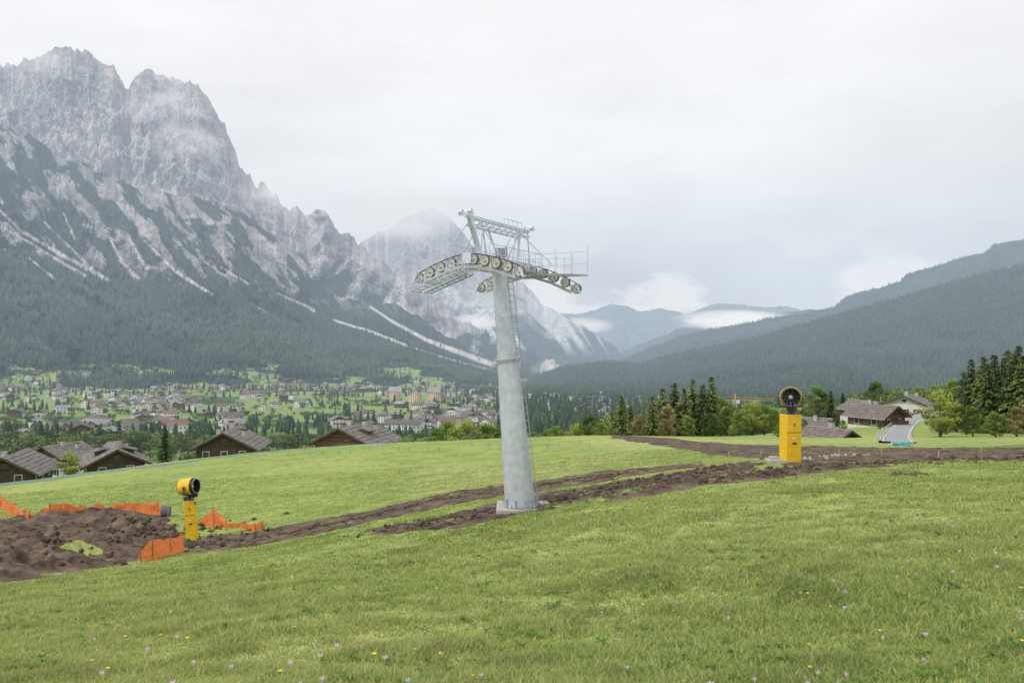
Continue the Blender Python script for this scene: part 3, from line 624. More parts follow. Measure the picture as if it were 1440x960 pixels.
# ------------------------------------------------------------ orange netting, barrier
org=mat('orange_netting',(.90,.25,.08),.7,var=.25,nscale=6,translucent=.3)
nt=org.node_tree; N=nt.nodes; Lk=nt.links
outm=N['Material Output']; ssock=outm.inputs['Surface'].links[0].from_socket
ck=N.new('ShaderNodeTexNoise'); ck.inputs['Scale'].default_value=14; gp=[q for q in N if q.type=='NEW_GEOMETRY'][0]; Lk.new(gp.outputs['Position'],ck.inputs['Vector'])
gt=N.new('ShaderNodeMath'); gt.operation='GREATER_THAN'; gt.inputs[1].default_value=.64; Lk.new(ck.outputs['Fac'],gt.inputs[0])
tr=N.new('ShaderNodeBsdfTransparent'); ms=N.new('ShaderNodeMixShader'); Lk.new(gt.outputs[0],ms.inputs[0]); Lk.new(ssock,ms.inputs[1]); Lk.new(tr.outputs[0],ms.inputs[2]); Lk.new(ms.outputs[0],outm.inputs['Surface'])
def ribbon(name,pp,hts,m,post=None,wav=.12,step=.25,lift=0):
    L=line(pp); seg=[];hh=[]
    for i in range(len(L)-1):
        n=max(2,int(np.linalg.norm(L[i+1]-L[i])/step))
        for k in range(n): f=k/n; seg.append(L[i]*(1-f)+L[i+1]*f); hh.append(hts[i]*(1-f)+hts[i+1]*f-.10*math.sin(math.pi*f)*hts[i])
    seg.append(L[-1]);hh.append(hts[-1]); seg=np.array(seg);hh=np.array(hh); n=len(seg); R=6
    z=H(seg[:,0],seg[:,1]); V=[]
    for r in range(R):
        f=r/(R-1); w=(fbm(np.arange(n)*.5,np.full(n,r*.7),3,2)-.5)*wav*2.2
        V.append(np.stack([seg[:,0]+w*.6,seg[:,1]+w,z-.05+lift+hh*f+w*.25*f],1))
    e=bpy.data.objects.new(name,None); link(e)
    fast('netting',np.concatenate(V),quads=gridq(R,n),mats=[m],smooth=True,parent=e)
    if post:
        b_=B.__new__(B); b_.e=e; b_.p={}
        for q,h in zip(L,hts): zq=hz(*q); b_.tube('posts',post,(q[0],q[1],zq-.2),(q[0],q[1],zq+h+.1),.025,n=6)
        b_.done()
    return e
wood=mat('weathered_wood',(.25,.19,.13),.8)
ribbon('orange_safety_fence',[(-160,690),(-60,700),(0,714),(22,726),(42,738)],[1.1,1.1,1.1,.9,.5],org,wood,.2)
ribbon('orange_safety_fence',[(42,738),(70,731),(120,723),(175,722),(222,724),(236,728)],[.4,.55,.7,.85,.9,.3],org,wood,.2)
ribbon('orange_safety_fence',[(198,791),(215,788),(240,781),(259,773)],[.5,.95,.85,.95],org,wood,.25)
ribbon('orange_safety_fence',[(280,738),(300,741),(318,742),(345,742),(368,740)],[.3,1.25,.4,.35,.25],org,wood,.25)
ribbon('orange_safety_fence',[(345,744),(358,745),(372,738)],[.4,.45,.35],org)
bar=mat('pale_barrier_net',(.42,.52,.50),.7,translucent=.2)
ribbon('barrier_net',[(-150,706),(0,684),(100,671),(210,657),(300,645),(400,634),(480,628),(560,624)],[.42,.42,.4,.38,.25,.22,.2,.2],bar,None,.05,1.0)
# stakes
st=B('marker_stakes'); sb=mat('blue_marker',(.05,.2,.5)); sy=mat('yellow_marker',(.7,.55,.08))
for i in range(34):
    px=380+i*14+random.uniform(-4,4); py=633-(px-380)*.028+random.choice([3,8,9]); 
    if px>860: break
    x,y=hit(px,max(py,619)); z=hz(x,y); st.tube('stakes' if i%3 else 'stakes_yellow',sb if i%3 else sy,(x,y,z),(x,y,z+.5),.028,n=5); 
for px,py in [(1025,642),(1070,640),(975,645),(940,642),(880,640),(1320,640),(1380,637),(1180,640),(1240,641),(560,655),(640,650),(720,648),(790,645)]:
    x,y=hit(px,py); z=hz(x,y); st.tube('stakes_yellow',sy,(x,y,z),(x,y,z+.35),.022,n=5)
st.done()
# soil clods
def clods(name,pp,n,spread,s0,s1,m):
    V=[];T=[]; L=line(pp)
    for _ in range(n):
        i=random.randrange(len(L)-1); f=random.random(); q=L[i]*(1-f)+L[i+1]*f+np.array([random.gauss(0,spread),random.gauss(0,spread)]); s=random.uniform(s0,s1)*random.random()**.5; z=hz(*q)
        b=len(V); d=[(1,0,0),(0,1,0),(-1,0,0),(0,-1,0),(0,0,1),(0,0,-1)]
        for v in d: V.append((q[0]+v[0]*s*random.uniform(.6,1.3),q[1]+v[1]*s*random.uniform(.6,1.3),z+s*.25+v[2]*s*random.uniform(.5,.9)))
        for f3 in ((0,1,4),(1,2,4),(2,3,4),(3,0,4),(1,0,5),(2,1,5),(3,2,5),(0,3,5)): T.append(tuple(b+i for i in f3))
    fast(name,V,tris=T,mats=[m])
soil=mat('dark_soil',(.115,.083,.061),1,var=.6,nscale=2,bump=.5,spec=.1)
clods('soil_clods',[(20,770),(120,755),(230,745),(250,765),(100,790)],800,2.5,.05,.26,soil)
clods('soil_clods',[(255,768),(400,750),(520,727),(640,700),(760,684),(900,663)],650,.6,.04,.15,soil)
clods('soil_clods',[(540,746),(700,720),(800,700),(930,672),(1040,657)],800,.8,.04,.15,soil)
clods('soil_clods',[(950,680),(1060,668),(1150,656),(1300,650),(1440,645)],650,1.0,.04,.17,soil)
clods('soil_clods',[(1266,669),(1305,668)],30,.3,.08,.2,soil)
clods('rubble',[(1120,648),(1160,642),(1215,640)],60,.7,.05,.2,conc)
# pipe coil near pit
x,y=hit(234,727); pr=B('drainage_pipe_coil',(x,y,hz(x,y)+.3)); gm2=mat('grey_corrugated_pipe',(.16,.17,.19),.6)
for k in range(5): pr.lathe('coils',gm2,(k*.13-.3,0,0),(1,.3,0),[(0.06*math.cos(q*1.05),.36+.06*math.sin(q*1.05)) for q in range(6)],20,True)
pr.done()
# ------------------------------------------------------------ houses
plaster=mat('white_plaster',(.74,.71,.66),.9,var=.1,nscale=1); timber=mat('brown_timber',(.17,.105,.068),.75,var=.35,nscale=2); dtim=mat('dark_timber',(.085,.065,.05),.8,var=.35,nscale=2)
shing=mat('grey_shingle_roof',(.215,.20,.185),.9,var=.45,nscale=1.5,bump=.6,bscale=5); rsh=mat('brown_tile_roof',(.22,.18,.165),.85,var=.35,nscale=1.5,bump=.5,bscale=5); gls=mat('window_glass',(.05,.06,.075),.15,spec=.7); stone=mat('chimney_stone',(.48,.46,.43),.9,var=.3,nscale=3)
def house(name,px,y,zb,w,d,h,rot,rise,wall=plaster,upper=timber,roof=shing,floors=2,chim=2,over=1.2,dorm=False,split=.5):
    x=(px-720)/F*y; c=B(name,(x,y,zb)); c.e.rotation_euler=(0,0,rot)
    h1=h*split; c.box('walls',wall,(0,0,h1/2-1.5),(w,d,h1+3)); c.box('upper_storey',upper,(0,0,h1+(h-h1)/2),(w+.12,d+.12,h-h1))
    for s_ in (-1,1):
        yy=s_*(d/2+.06); c.poly('gable',upper,[(-w/2-.06,yy,h),(w/2+.06,yy,h),(0,yy,h+rise)],[(0,1,2)])
        for k in range(3): c.box('gable_trim',dtim,(0,s_*(d/2+.12),h+rise*(.1+.25*k)),(w*(.8-.27*k),.08,.1))
        c.box('gable_window',gls,(0,s_*(d/2+.1),h+rise*.42),(1.0,.06,.8))
    th=.22; ox=w/2+over; zl=h-rise*over/(w/2)
    for s_ in (-1,1):
        vs=[(0,-d/2-over,h+rise+.03),(0,d/2+over,h+rise+.03),(s_*ox,d/2+over,zl+.03),(s_*ox,-d/2-over,zl+.03)]
        vs+=[(a,b,cz+th) for a,b,cz in vs]
        c.poly('roof',roof,vs,[(0,1,2,3),(4,5,6,7),(0,3,7,4),(1,2,6,5),(2,3,7,6)])
        for q in range(1,7):
            f=q/7; c.beam('roof_courses',roof,(s_*ox*f,-d/2-over+.05,h+rise-(h+rise-zl)*f+th+.06),(s_*ox*f,d/2+over-.05,h+rise-(h+rise-zl)*f+th+.06),.12,.06)
        c.beam('barge_boards',dtim,(0,-d/2-over-.03,h+rise+.06),(s_*ox,-d/2-over-.03,zl+.06),.06,.3)
        c.beam('gutter',galv,(s_*(ox+.06),-d/2-over,zl+.05),(s_*(ox+.06),d/2+over,zl+.05),.1)
        for q in range(6): c.beam('rafters',dtim,(s_*w/2,-d/2+q*d/5,h-.3),(s_*(ox-.1),-d/2+q*d/5,zl-.05),.1,.12)
    for k in range(chim):
        cx=random.uniform(-w*.3,w*.3); cy=random.uniform(-d*.3,d*.3); zt=h+rise*(1-abs(cx)/(w/2)); c.box('chimneys',stone,(cx,cy,zt+.5),(.7,.7,1.7)); c.box('chimney_caps',dtim,(cx,cy,zt+1.5),(1.0,1.0,.12)); 
    for fl in range(floors):
        zw=1.5+fl*2.7
        for s_ in (-1,1):
            n=max(2,int(w//2.8))
            for k in range(n):
                xx=-w/2+(k+.5)*w/n; c.box('windows',gls,(xx,s_*(d/2+.085),zw),(.95,.05,1.2)); c.box('window_frames',wht,(xx,s_*(d/2+.07),zw),(1.15,.05,1.4))
                for q in (-1,1): c.box('shutters',dtim,(xx+q*.85,s_*(d/2+.1),zw),(.48,.05,1.4))
            n=max(2,int(d//2.8))
            for k in range(n):
                yy=-d/2+(k+.5)*d/n; c.box('windows',gls,(s_*(w/2+.085),yy,zw),(.05,.95,1.2)); c.box('window_frames',wht,(s_*(w/2+.07),yy,zw),(.05,1.15,1.4))
    zb2=h1+.1
    c.box('balcony',timber,(0,-d/2-.6,zb2),(w*.9,1.1,.15)); c.box('balcony',timber,(0,-d/2-1.12,zb2+.55),(w*.9,.06,.85))
    for k in range(int(w*2)): c.box('balcony_balusters',dtim,(-w*.45+k*w*.9/(w*2),-d/2-1.17,zb2+.5),(.06,.05,.95))
    if dorm:
        for s_ in (-1,1): c.box('dormer',upper,(s_*w*.25,-d*.1,h+rise*.55),(1.6,2.2,1.2)); c.box('dormer_roof',roof,(s_*w*.28,-d*.1,h+rise*.55+.7),(2.2,2.8,.15),Matrix.Rotation(s_*.25,3,'Y'))
    c.done(); return c.e
def zt(py,y): return EYE+(480-py)/F*y
house('timber_chalet',325,138,zt(604,138)-7.9,8.8,10,5.6,.12,2.3,plaster,dtim,shing,chim=4)
house('timber_chalet',500,142,zt(598,142)-8.1,10,11,5.7,-.25,2.4,plaster,timber,shing,chim=4,dorm=True)
house('timber_chalet',160,132,zt(625,132)-7.8,8.2,9.5,5.4,.55,2.1,plaster,dtim,shing,chim=5,dorm=True)
house('timber_chalet',22,126,zt(635,126)-7.8,7.6,9.5,5.4,.25,2.1,plaster,dtim,shing,chim=3)
house('timber_chalet',88,200,zt(628,200)-7,9,10,5.4,-.3,2.2,plaster,dtim,shing,chim=2)
house('timber_chalet',1166,118,zt(599,118)-5.2,5.4,6.5,3.3,.45,1.5,plaster,timber,rsh,floors=1,chim=1,over=.9)
house('alpine_house',1232,165,zt(569,165)-7.4,7.2,8,5.4,.55,1.9,plaster,timber,rsh,chim=2,over=1.0,split=.62)
house('alpine_house',1278,215,zt(556,215)-8.2,10,9,6.2,-.7,2.0,plaster,plaster,shing,floors=2,chim=2,over=.9)
house('alpine_house',1214,205,zt(563,205)-7.4,8,8,5.4,.2,1.9,plaster,timber,shing,chim=1,over=.9,split=.62)
house('alpine_house',1140,180,zt(588,180)-6.5,7,8,5,.9,1.6,plaster,timber,shing,chim=1,over=.9)
# ------------------------------------------------------------ road
def road():
    Lp=[(.484*92,92),(.482*108,108),(.484*125,125),(.488*145,145),(.495*165,165),(.505*185,185),(.525*205,205),(.565*225,225),(.62*245,245)]
    Lp=np.array(Lp); tt=np.linspace(0,len(Lp)-1,120); cx=np.interp(tt,range(len(Lp)),Lp[:,0]);cy=np.interp(tt,range(len(Lp)),Lp[:,1])
    for _ in range(40): cx[1:-1]=(cx[:-2]+cx[2:]+cx[1:-1])/3; cy[1:-1]=(cy[:-2]+cy[2:]+cy[1:-1])/3
    dx=np.gradient(cx);dy=np.gradient(cy);l=np.hypot(dx,dy);nx=-dy/l;ny=dx/l; z=H(cx,cy,False)+.16
    def strip(name,offs,zs,m,par):
        V=np.concatenate([np.stack([cx+nx*o,cy+ny*o,z+q],1) for o,q in zip(offs,zs)]); fast(name,V,quads=gridq(len(offs),120),mats=[m],parent=par)
    e=bpy.data.objects.new('road',None);link(e)
    strip('asphalt',[-1.7,1.7],[0,0],mat('asphalt',(.34,.34,.345),.9,var=.15,nscale=.7),e)
    wl=mat('road_paint',(.78,.78,.75),.7)
    strip('edge_line_a',[-1.6,-1.5],[.006,.006],wl,e);strip('edge_line_b',[1.5,1.6],[.006,.006],wl,e)
    strip('kerb_a',[-1.95,-1.95,-1.71,-1.71],[-.4,.1,.1,-.1],conc,e);strip('kerb_b',[1.71,1.71,1.95,1.95],[-.1,.1,.1,-.4],conc,e)
    g=B('guardrail')
    for i in range(0,118,3):
        j=min(i+3,119); p=Vector((cx[i]+nx[i]*2.3,cy[i]+ny[i]*2.3,z[i])); q=Vector((cx[j]+nx[j]*2.3,cy[j]+ny[j]*2.3,z[j]))
        g.tube('posts',galv,p+Vector((0,0,-.3)),p+Vector((0,0,.6)),.04,n=6); g.beam('rail',galv,p+Vector((0,0,.5)),q+Vector((0,0,.5)),.05,.14)
    g.done()
road()
x,y=hit(1266,627); tp=B('tarpaulin_roll',(x,y,hz(x,y))); teal=mat('teal_tarpaulin',(.10,.40,.40),.5,var=.3,nscale=3)
tp.tube('roll',teal,(-.9,0,.22),(.9,.2,.22),.22,n=16); tp.tube('roll_end',wht,(-.93,0,.22),(-.9,0,.22),.16); tp.box('folded_sheet',teal,(.2,-.5,.1),(1.2,.5,.16)); tp.done({'folded_sheet':.05})
# crane
cy_=330; cx_=(1034-720)/F*cy_; zb=float(H0(np.array([cx_]),np.array([cy_]))[0]); cr_=B('tower_crane',(cx_,cy_,zb)); co=mat('crane_orange',(.72,.45,.18),.5,haze=True)
zt_=zt(562,cy_)-zb
for sx in (-.6,.6):
    for sy_ in (-.6,.6): cr_.beam('mast',co,(sx,sy_,0),(sx,sy_,zt_),.16)
k=0
while k<zt_-1.2:
    for s_ in (-.6,.6): cr_.beam('mast_lattice',co,(-.6,s_,k),(.6,s_,k+1.2),.09); cr_.beam('mast_lattice',co,(s_,-.6,k+1.2),(s_,.6,k),.09)
    k+=1.2
for q in (-.45,.45): cr_.beam('jib',co,(-6,q,zt_),(16,q,zt_-.3),.12)
cr_.beam('jib',co,(-1,0,zt_+1.2),(16,0,zt_+.6),.10)
for k in range(16): cr_.beam('jib_lattice',co,(k,.45,zt_),(k+.5,0,zt_+1.1-.03*k),.06); cr_.beam('jib_lattice',co,(k+.5,0,zt_+1.1-.03*k),(k+1,-.45,zt_),.06)
cr_.beam('apex',co,(0,0,zt_),(0,0,zt_+2.6),.3); cr_.beam('ties',co,(0,0,zt_+2.6),(10,0,zt_+.8),.07); cr_.beam('ties',co,(0,0,zt_+2.6),(-5.5,0,zt_),.07)
cr_.box('counterweight',conc,(-5,0,zt_-.8),(1.6,1,1.6)); cr_.box('cab',wht,(.9,-.9,zt_-.8),(1.2,1,1.4)); cr_.done()
# ------------------------------------------------------------ individual trees
bark=mat('bark',(.11,.08,.06),.95,var=.3,nscale=5)
def leafm(n): return mat(n,attr=True,var=.3,nscale=.6,rough=.8,translucent=.35,spec=.1)
needle=leafm('spruce_needles'); leaf=leafm('broadleaf_leaves')
def spruce_mesh(seed,base):
    r=random.Random(seed); V=[];T=[];Cc=[];mi=[]
    n=8
    for k in range(n):
        a=k*2*math.pi/n; V.append((.018*math.cos(a),.018*math.sin(a),0)); Cc.append((.1,.07,.05))
    V.append((0,0,.98)); Cc.append((.1,.07,.05))
    for k in range(n): T.append((k,(k+1)%n,n)); mi.append(0)
    z=.05
    while z<.99:
        R=.195*(1-z)**.75*(r.uniform(.75,1.15))+.008; nb=r.randint(9,13) if z<.85 else 6
        for k in range(nb):
            a=r.uniform(0,6.28); L=R*r.uniform(.5,1.3); m=max(3,int(L/.014)); sh=r.uniform(.5,1.35)
            for j in range(m):
                f=(j+.6)/m; rr=L*f; zc=z-.10*L*8*f*f*.5+.02*f+r.uniform(-.006,.006); px,py=rr*math.cos(a),rr*math.sin(a)
                wd=.022*(1.15-f*.7)+.004
                for q in range(2):
                    aa=a+r.choice([-1,1])*r.uniform(.3,1.3); b=len(V)
                    tx,ty=px+math.cos(aa)*wd*1.4,py+math.sin(aa)*wd*1.4
                    V.extend([(px-math.sin(aa)*wd*.45,py+math.cos(aa)*wd*.45,zc),(px+math.sin(aa)*wd*.45,py-math.cos(aa)*wd*.45,zc+r.uniform(-.004,.008)),(tx,ty,zc-r.uniform(.003,.028))])
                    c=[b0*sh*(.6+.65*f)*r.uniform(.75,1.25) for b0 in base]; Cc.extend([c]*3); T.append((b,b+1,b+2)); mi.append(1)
        z+=.022+.008*r.random()
    return V,T,Cc,mi
def broad_mesh(seed,base):
    r=random.Random(seed); V=[];T=[];Cc=[];mi=[]
    def limb(p,q,r0,r1):
        p=Vector(p);q=Vector(q);z=(q-p).normalized();x=z.orthogonal().normalized();y=z.cross(x);b=len(V)
        for P0,R0 in ((p,r0),(q,r1)):
            for k in range(6): a=k*math.pi/3; V.append(tuple(P0+(x*math.cos(a)+y*math.sin(a))*R0)); Cc.append((.1,.07,.05))
        for k in range(6):
            T.append((b+k,b+(k+1)%6,b+6+(k+1)%6));mi.append(0);T.append((b+k,b+6+(k+1)%6,b+6+k));mi.append(0)
    limb((0,0,0),(.01,0,.35),.03,.022); cl=[]
    for i in range(40):
        a=r.uniform(0,6.28); zc=r.uniform(.16,.93); wmax=.33*math.sin(math.pi*min(1,max(.08,(zc-.04)/.96))**.85)
        rr=wmax*r.uniform(.3,1.05); p=(rr*math.cos(a),rr*math.sin(a),zc); cl.append((p,r.uniform(.06,.12),r.uniform(.65,1.3)))
        if i<12: limb((.005,0,min(.36,zc*.6)),p,.012,.004)
    for p,s,sh in cl:
        for i in range(90):
            d=Vector((r.gauss(0,1),r.gauss(0,1),r.gauss(0,.8))).normalized()*s*r.uniform(.5,1.1); c0=Vector(p)+d; a=Vector((r.gauss(0,1),r.gauss(0,1),r.gauss(0,1))).normalized(); bb=a.orthogonal().normalized(); q=r.uniform(.010,.02)
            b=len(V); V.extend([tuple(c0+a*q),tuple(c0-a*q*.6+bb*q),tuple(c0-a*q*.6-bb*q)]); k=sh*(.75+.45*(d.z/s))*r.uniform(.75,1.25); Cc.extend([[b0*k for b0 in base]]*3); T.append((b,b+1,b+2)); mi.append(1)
    return V,T,Cc,mi
def protos(fn,lst,nm,mats_):
    out=[]
    for i,(sd_,base) in enumerate(lst):
        V,T,Cc,mi=fn(sd_,base); o=fast(nm,V,tris=T,cols=np.array(Cc),mats=mats_,midx=mi); me=o.data; bpy.data.objects.remove(o); out.append(me)
    return out
SP=protos(spruce_mesh,[(1,(.12,.18,.08)),(2,(.16,.22,.085)),(3,(.10,.155,.075)),(4,(.27,.33,.11))],'spruce_tree',[bark,needle])
BR=protos(broad_mesh,[(5,(.27,.37,.09)),(6,(.19,.28,.08)),(7,(.44,.50,.12)),(8,(.42,.34,.16)),(9,(.13,.21,.07))],'broadleaf_tree',[bark,leaf])
def top_tree(me,nm,px,pyt,y,w=1.0):
    x=(px-720)/F*y; z=float(H0(np.array([x]),np.array([y]))[0])-.2; h=max(2,zt(pyt,y)-z)
    o=link(bpy.data.objects.new(nm,me)); o.location=(x,y,z); o.scale=(h*w,h*w,h); o.rotation_euler=(0,0,random.uniform(0,6.28))
S='spruce_tree';L_='broadleaf_tree'
for px,pyt,y,k,w in [(232,598,140,0,1.3),(874,556,140,3,1.6),(886,570,150,1,1.5),(862,580,150,1,1.4),(917,558,150,3,1.5),(932,545,155,3,1.6),(948,538,160,1,1.6),(962,545,158,3,1.5),(974,533,165,3,1.5),(988,540,160,1,1.5),(1000,530,160,3,1.5),(1168,548,210,0,1.3),(1185,552,215,2,1.3),(1366,505,130,1,1.3),(1378,520,128,3,1.4),(1390,510,122,1,1.3),(1402,518,126,0,1.4),(1412,503,130,2,1.3),(1425,496,120,1,1.4),(1438,500,118,3,1.4),(1452,485,120,2,1.2),(1470,490,118,0,1.2),(1490,485,120,1,1.2),(1355,522,150,2,1.3),(1384,500,150,1,1.4),(1432,486,150,2,1.4),(1398,497,160,0,1.4),(1416,492,165,1,1.4),(1520,480,125,0,1.3)]:
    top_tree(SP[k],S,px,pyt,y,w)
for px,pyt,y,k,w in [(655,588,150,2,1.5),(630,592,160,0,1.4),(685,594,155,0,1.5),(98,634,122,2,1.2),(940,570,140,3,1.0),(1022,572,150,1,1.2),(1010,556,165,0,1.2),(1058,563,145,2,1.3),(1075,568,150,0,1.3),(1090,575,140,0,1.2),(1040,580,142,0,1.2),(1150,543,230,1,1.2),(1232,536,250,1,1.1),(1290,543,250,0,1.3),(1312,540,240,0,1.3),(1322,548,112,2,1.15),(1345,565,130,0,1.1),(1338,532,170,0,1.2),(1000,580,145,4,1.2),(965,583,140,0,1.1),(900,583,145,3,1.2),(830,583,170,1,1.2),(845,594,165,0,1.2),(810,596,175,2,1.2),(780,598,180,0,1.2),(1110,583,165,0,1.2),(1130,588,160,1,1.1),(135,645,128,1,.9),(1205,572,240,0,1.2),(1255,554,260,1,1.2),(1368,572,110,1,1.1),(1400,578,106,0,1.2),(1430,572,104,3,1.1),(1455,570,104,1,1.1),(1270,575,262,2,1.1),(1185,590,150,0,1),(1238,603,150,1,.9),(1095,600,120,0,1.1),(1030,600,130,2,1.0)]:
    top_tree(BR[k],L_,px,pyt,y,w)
# bushy tree line behind the right field
u=rng.uniform(.08,.9,1100); y=rng.uniform(235,440,1100); x=u*y; pz=H(x,y,False); pp=np.stack([x,y,pz],1)
hmax=np.clip(EYE-(np.where(u<.45,.072,.055))*y-pz,3,13)
sel=rng.random(len(pp))<.28
forest('tree_line',MID,pp[sel],hmax[sel]*rng.uniform(.7,1.05,sel.sum()),(.08,.13,.055),.35,fm_)
for i in range(2):
    q=np.where(~sel)[0][i::2]; forest('tree_line',tmpl_dec(),pp[q],hmax[q]*rng.uniform(.6,.95,len(q)),((.17,.24,.065),(.25,.28,.08))[i],.4,fm_,1.2)
# ------------------------------------------------------------ clouds (absorbing volumes, brightness painted in as constant glow)
def cloud(loc,size,dens,seed,lo=.42,hi=.62,col=(.82,.84,.87),nsc=1.6):
    import bmesh
    me=bpy.data.meshes.new('cloud'); bm=bmesh.new(); bmesh.ops.create_icosphere(bm,subdivisions=3,radius=1); bm.to_mesh(me); bm.free()
    o=link(bpy.data.objects.new('cloud',me)); o.location=loc; o.scale=size
    m=bpy.data.materials.new('cloud_vapour'); m.use_nodes=True; nt=m.node_tree; N=nt.nodes; N.clear(); Lk=nt.links
    out=N.new('ShaderNodeOutputMaterial'); tc=N.new('ShaderNodeTexCoord'); ln=N.new('ShaderNodeVectorMath'); ln.operation='LENGTH'; Lk.new(tc.outputs['Object'],ln.inputs[0])
    nz=N.new('ShaderNodeTexNoise'); nz.noise_dimensions='4D'; nz.inputs['W'].default_value=seed; nz.inputs['Scale'].default_value=nsc; nz.inputs['Detail'].default_value=6; nz.inputs['Roughness'].default_value=.55; Lk.new(tc.outputs['Object'],nz.inputs['Vector'])
    fl=N.new('ShaderNodeMapRange'); fl.interpolation_type='SMOOTHSTEP'; fl.inputs['From Min'].default_value=.97; fl.inputs['From Max'].default_value=.25; Lk.new(ln.outputs['Value'],fl.inputs['Value'])
    mr=N.new('ShaderNodeMapRange'); mr.inputs['From Min'].default_value=lo; mr.inputs['From Max'].default_value=hi; mr.inputs['To Max'].default_value=dens; Lk.new(nz.outputs['Fac'],mr.inputs['Value'])
    mu=N.new('ShaderNodeMath'); mu.operation='MULTIPLY'; Lk.new(fl.outputs[0],mu.inputs[0]); Lk.new(mr.outputs[0],mu.inputs[1])
    ab=N.new('ShaderNodeVolumeAbsorption'); ab.inputs['Color'].default_value=(0,0,0,1); Lk.new(mu.outputs[0],ab.inputs['Density'])
    em=N.new('ShaderNodeEmission'); em.inputs['Color'].default_value=(*col,1); Lk.new(mu.outputs[0],em.inputs['Strength'])
    ads=N.new('ShaderNodeAddShader'); Lk.new(ab.outputs[0],ads.inputs[0]); Lk.new(em.outputs[0],ads.inputs[1]); Lk.new(ads.outputs[0],out.inputs['Volume'])
    m.cycles.emission_sampling='NONE'
    me.materials.append(m)
def cw(px,py,y): return ((px-720)/F*y,y,EYE+(480-py)/F*y)
def cs(w,h,d,y): return (w/2/F*y,d,h/2/F*y)
cloud(cw(555,302,8000),cs(300,90,700,8000),.0035,3,.34,.6,(.80,.825,.86))
cloud(cw(640,292,8200),cs(150,50,500,8000),.0018,5,.35,.6,(.80,.825,.86))
cloud(cw(262,205,5500),cs(110,90,250,5600),.008,7)
cloud(cw(235,150,5600),cs(150,60,250,5700),.004,11)
cloud(cw(20,75,5800),cs(200,80,300,5800),.003,13,.4,.65,(.90,.905,.92))
cloud(cw(290,100,6200),cs(240,80,300,5800),.002,15,.38,.62,(.90,.905,.92))
cloud(cw(400,270,6000),cs(180,80,250,6000),.004,31,.4,.62,(.84,.86,.89))
cloud(cw(672,452,6200),cs(110,26,250,6200),.010,17,.35,.6)
cloud(cw(812,458,9500),cs(130,30,500,9500),.005,19,.35,.6)
cloud(cw(1035,450,8800),cs(210,34,500,8800),.012,23,.35,.55,(.87,.885,.905),2.2)
# ------------------------------------------------------------ world
w=bpy.data.worlds.new('World'); sc.world=w; w.use_nodes=True; nt=w.node_tree; N=nt.nodes; Lk=nt.links
bg=N['Background']; out=N['World Output']
sky=N.new('ShaderNodeTexSky'); sky.sky_type='NISHITA'; sky.sun_disc=False
Lk.new(sky.outputs[0],bg.inputs['Color']); bg.inputs['Strength'].default_value=.1
tc=N.new('ShaderNodeTexCoord'); sp=N.new('ShaderNodeSeparateXYZ'); Lk.new(tc.outputs['Generated'],sp.inputs[0])
mp=N.new('ShaderNodeMapping'); mp.inputs['Scale'].default_value=(1,1,3.2); Lk.new(tc.outputs['Generated'],mp.inputs['Vector'])
n1=N.new('ShaderNodeTexNoise'); n1.inputs['Scale'].default_value=2.3; n1.inputs['Detail'].default_value=7; n1.inputs['Roughness'].default_value=.5; Lk.new(mp.outputs[0],n1.inputs['Vector'])
gr_=N.new('ShaderNodeValToRGB'); e=gr_.color_ramp.elements; e[0].position=0;e[0].color=(.66,.73,.81,1);e[1].position=.40;e[1].color=(.97,.975,.985,1)
q=e.new(.08);q.color=(.66,.725,.81,1);q=e.new(.20);q.color=(.86,.885,.92,1)
Lk.new(sp.outputs['Z'],gr_.inputs[0])
mr=N.new('ShaderNodeMapRange'); mr.inputs['From Min'].default_value=.3;mr.inputs['From Max'].default_value=.7;mr.inputs['To Min'].default_value=.88;mr.inputs['To Max'].default_value=1.09; Lk.new(n1.outputs['Fac'],mr.inputs['Value'])
sc_=N.new('ShaderNodeVectorMath'); sc_.operation='SCALE'; Lk.new(gr_.outputs[0],sc_.inputs[0]); Lk.new(mr.outputs[0],sc_.inputs['Scale'])
mp2=N.new('ShaderNodeMapping'); mp2.inputs['Scale'].default_value=(1,1,2.0); mp2.inputs['Location'].default_value=(.35,0,0); Lk.new(tc.outputs['Generated'],mp2.inputs['Vector'])
n2=N.new('ShaderNodeTexNoise'); n2.inputs['Scale'].default_value=7; n2.inputs['Detail'].default_value=8; n2.inputs['Roughness'].default_value=.55; Lk.new(mp2.outputs[0],n2.inputs['Vector'])
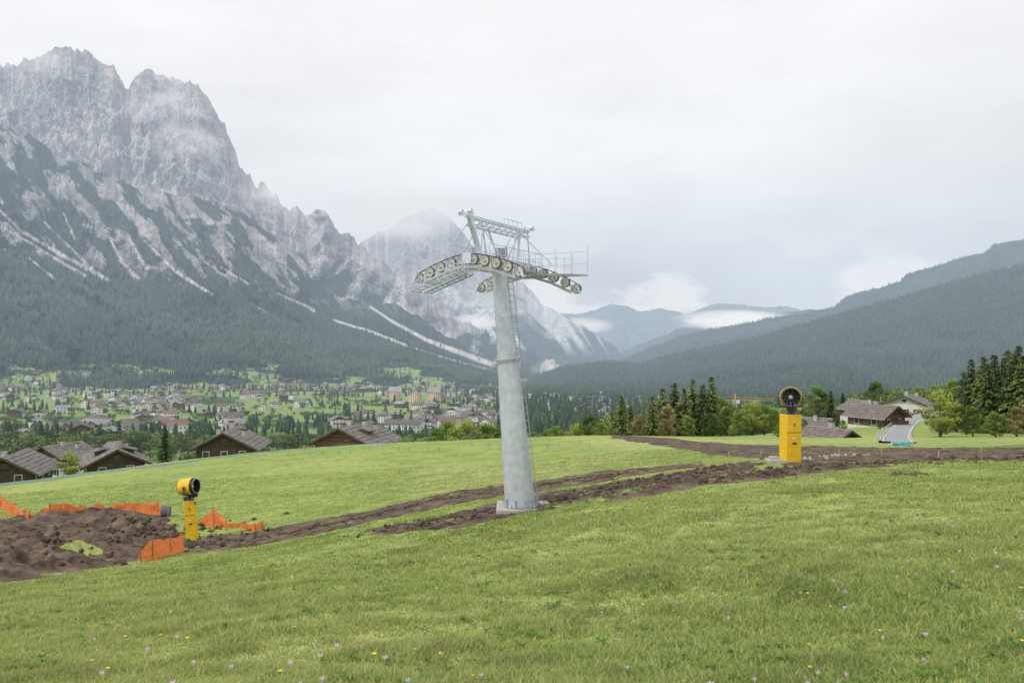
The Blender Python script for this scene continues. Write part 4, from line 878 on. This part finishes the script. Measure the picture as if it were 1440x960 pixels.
r2=N.new('ShaderNodeMapRange'); r2.inputs['From Min'].default_value=.47; r2.inputs['From Max'].default_value=.56; Lk.new(n2.outputs['Fac'],r2.inputs['Value'])
r3=N.new('ShaderNodeMapRange'); r3.interpolation_type='SMOOTHSTEP'; r3.inputs['From Min'].default_value=.15; r3.inputs['From Max'].default_value=.06; Lk.new(sp.outputs['Z'],r3.inputs['Value'])
r4=N.new('ShaderNodeMath'); r4.operation='MULTIPLY'; Lk.new(r2.outputs[0],r4.inputs[0]); Lk.new(r3.outputs[0],r4.inputs[1])
r5=N.new('ShaderNodeMath'); r5.operation='MULTIPLY'; r5.inputs[1].default_value=.75; Lk.new(r4.outputs[0],r5.inputs[0])
mxc=N.new('ShaderNodeMix'); mxc.data_type='RGBA'; Lk.new(r5.outputs[0],mxc.inputs['Factor']); Lk.new(sc_.outputs[0],mxc.inputs['A']); mxc.inputs['B'].default_value=(.86,.88,.91,1)
bg2=N.new('ShaderNodeBackground'); Lk.new(mxc.outputs['Result'],bg2.inputs['Color']); bg2.inputs['Strength'].default_value=1.02
ms=N.new('ShaderNodeMixShader'); ms.inputs[0].default_value=.94; Lk.new(bg.outputs[0],ms.inputs[1]); Lk.new(bg2.outputs[0],ms.inputs[2]); Lk.new(ms.outputs[0],out.inputs['Surface'])
sun=bpy.data.lights.new('sun','SUN'); sun.energy=1.5; sun.angle=math.radians(14); sun.color=(1,.96,.9)
so=link(bpy.data.objects.new('sun',sun)); az=math.radians(235); el=math.radians(48)
sky.sun_elevation=el; sky.sun_rotation=az
d=Vector((math.sin(az)*math.cos(el),math.cos(az)*math.cos(el),math.sin(el))); so.rotation_euler=d.to_track_quat('Z','Y').to_euler()
# ------------------------------------------------------------ camera
cam=bpy.data.cameras.new('camera'); cam.lens=28; cam.sensor_width=36; cam.clip_end=40000; cam.clip_start=.1
co_=link(bpy.data.objects.new('camera',cam)); co_.location=(0,0,EYE); co_.rotation_euler=(math.radians(90),0,0); sc.camera=co_
sc.view_settings.view_transform='Standard'; sc.view_settings.look='None'; sc.view_settings.exposure=0
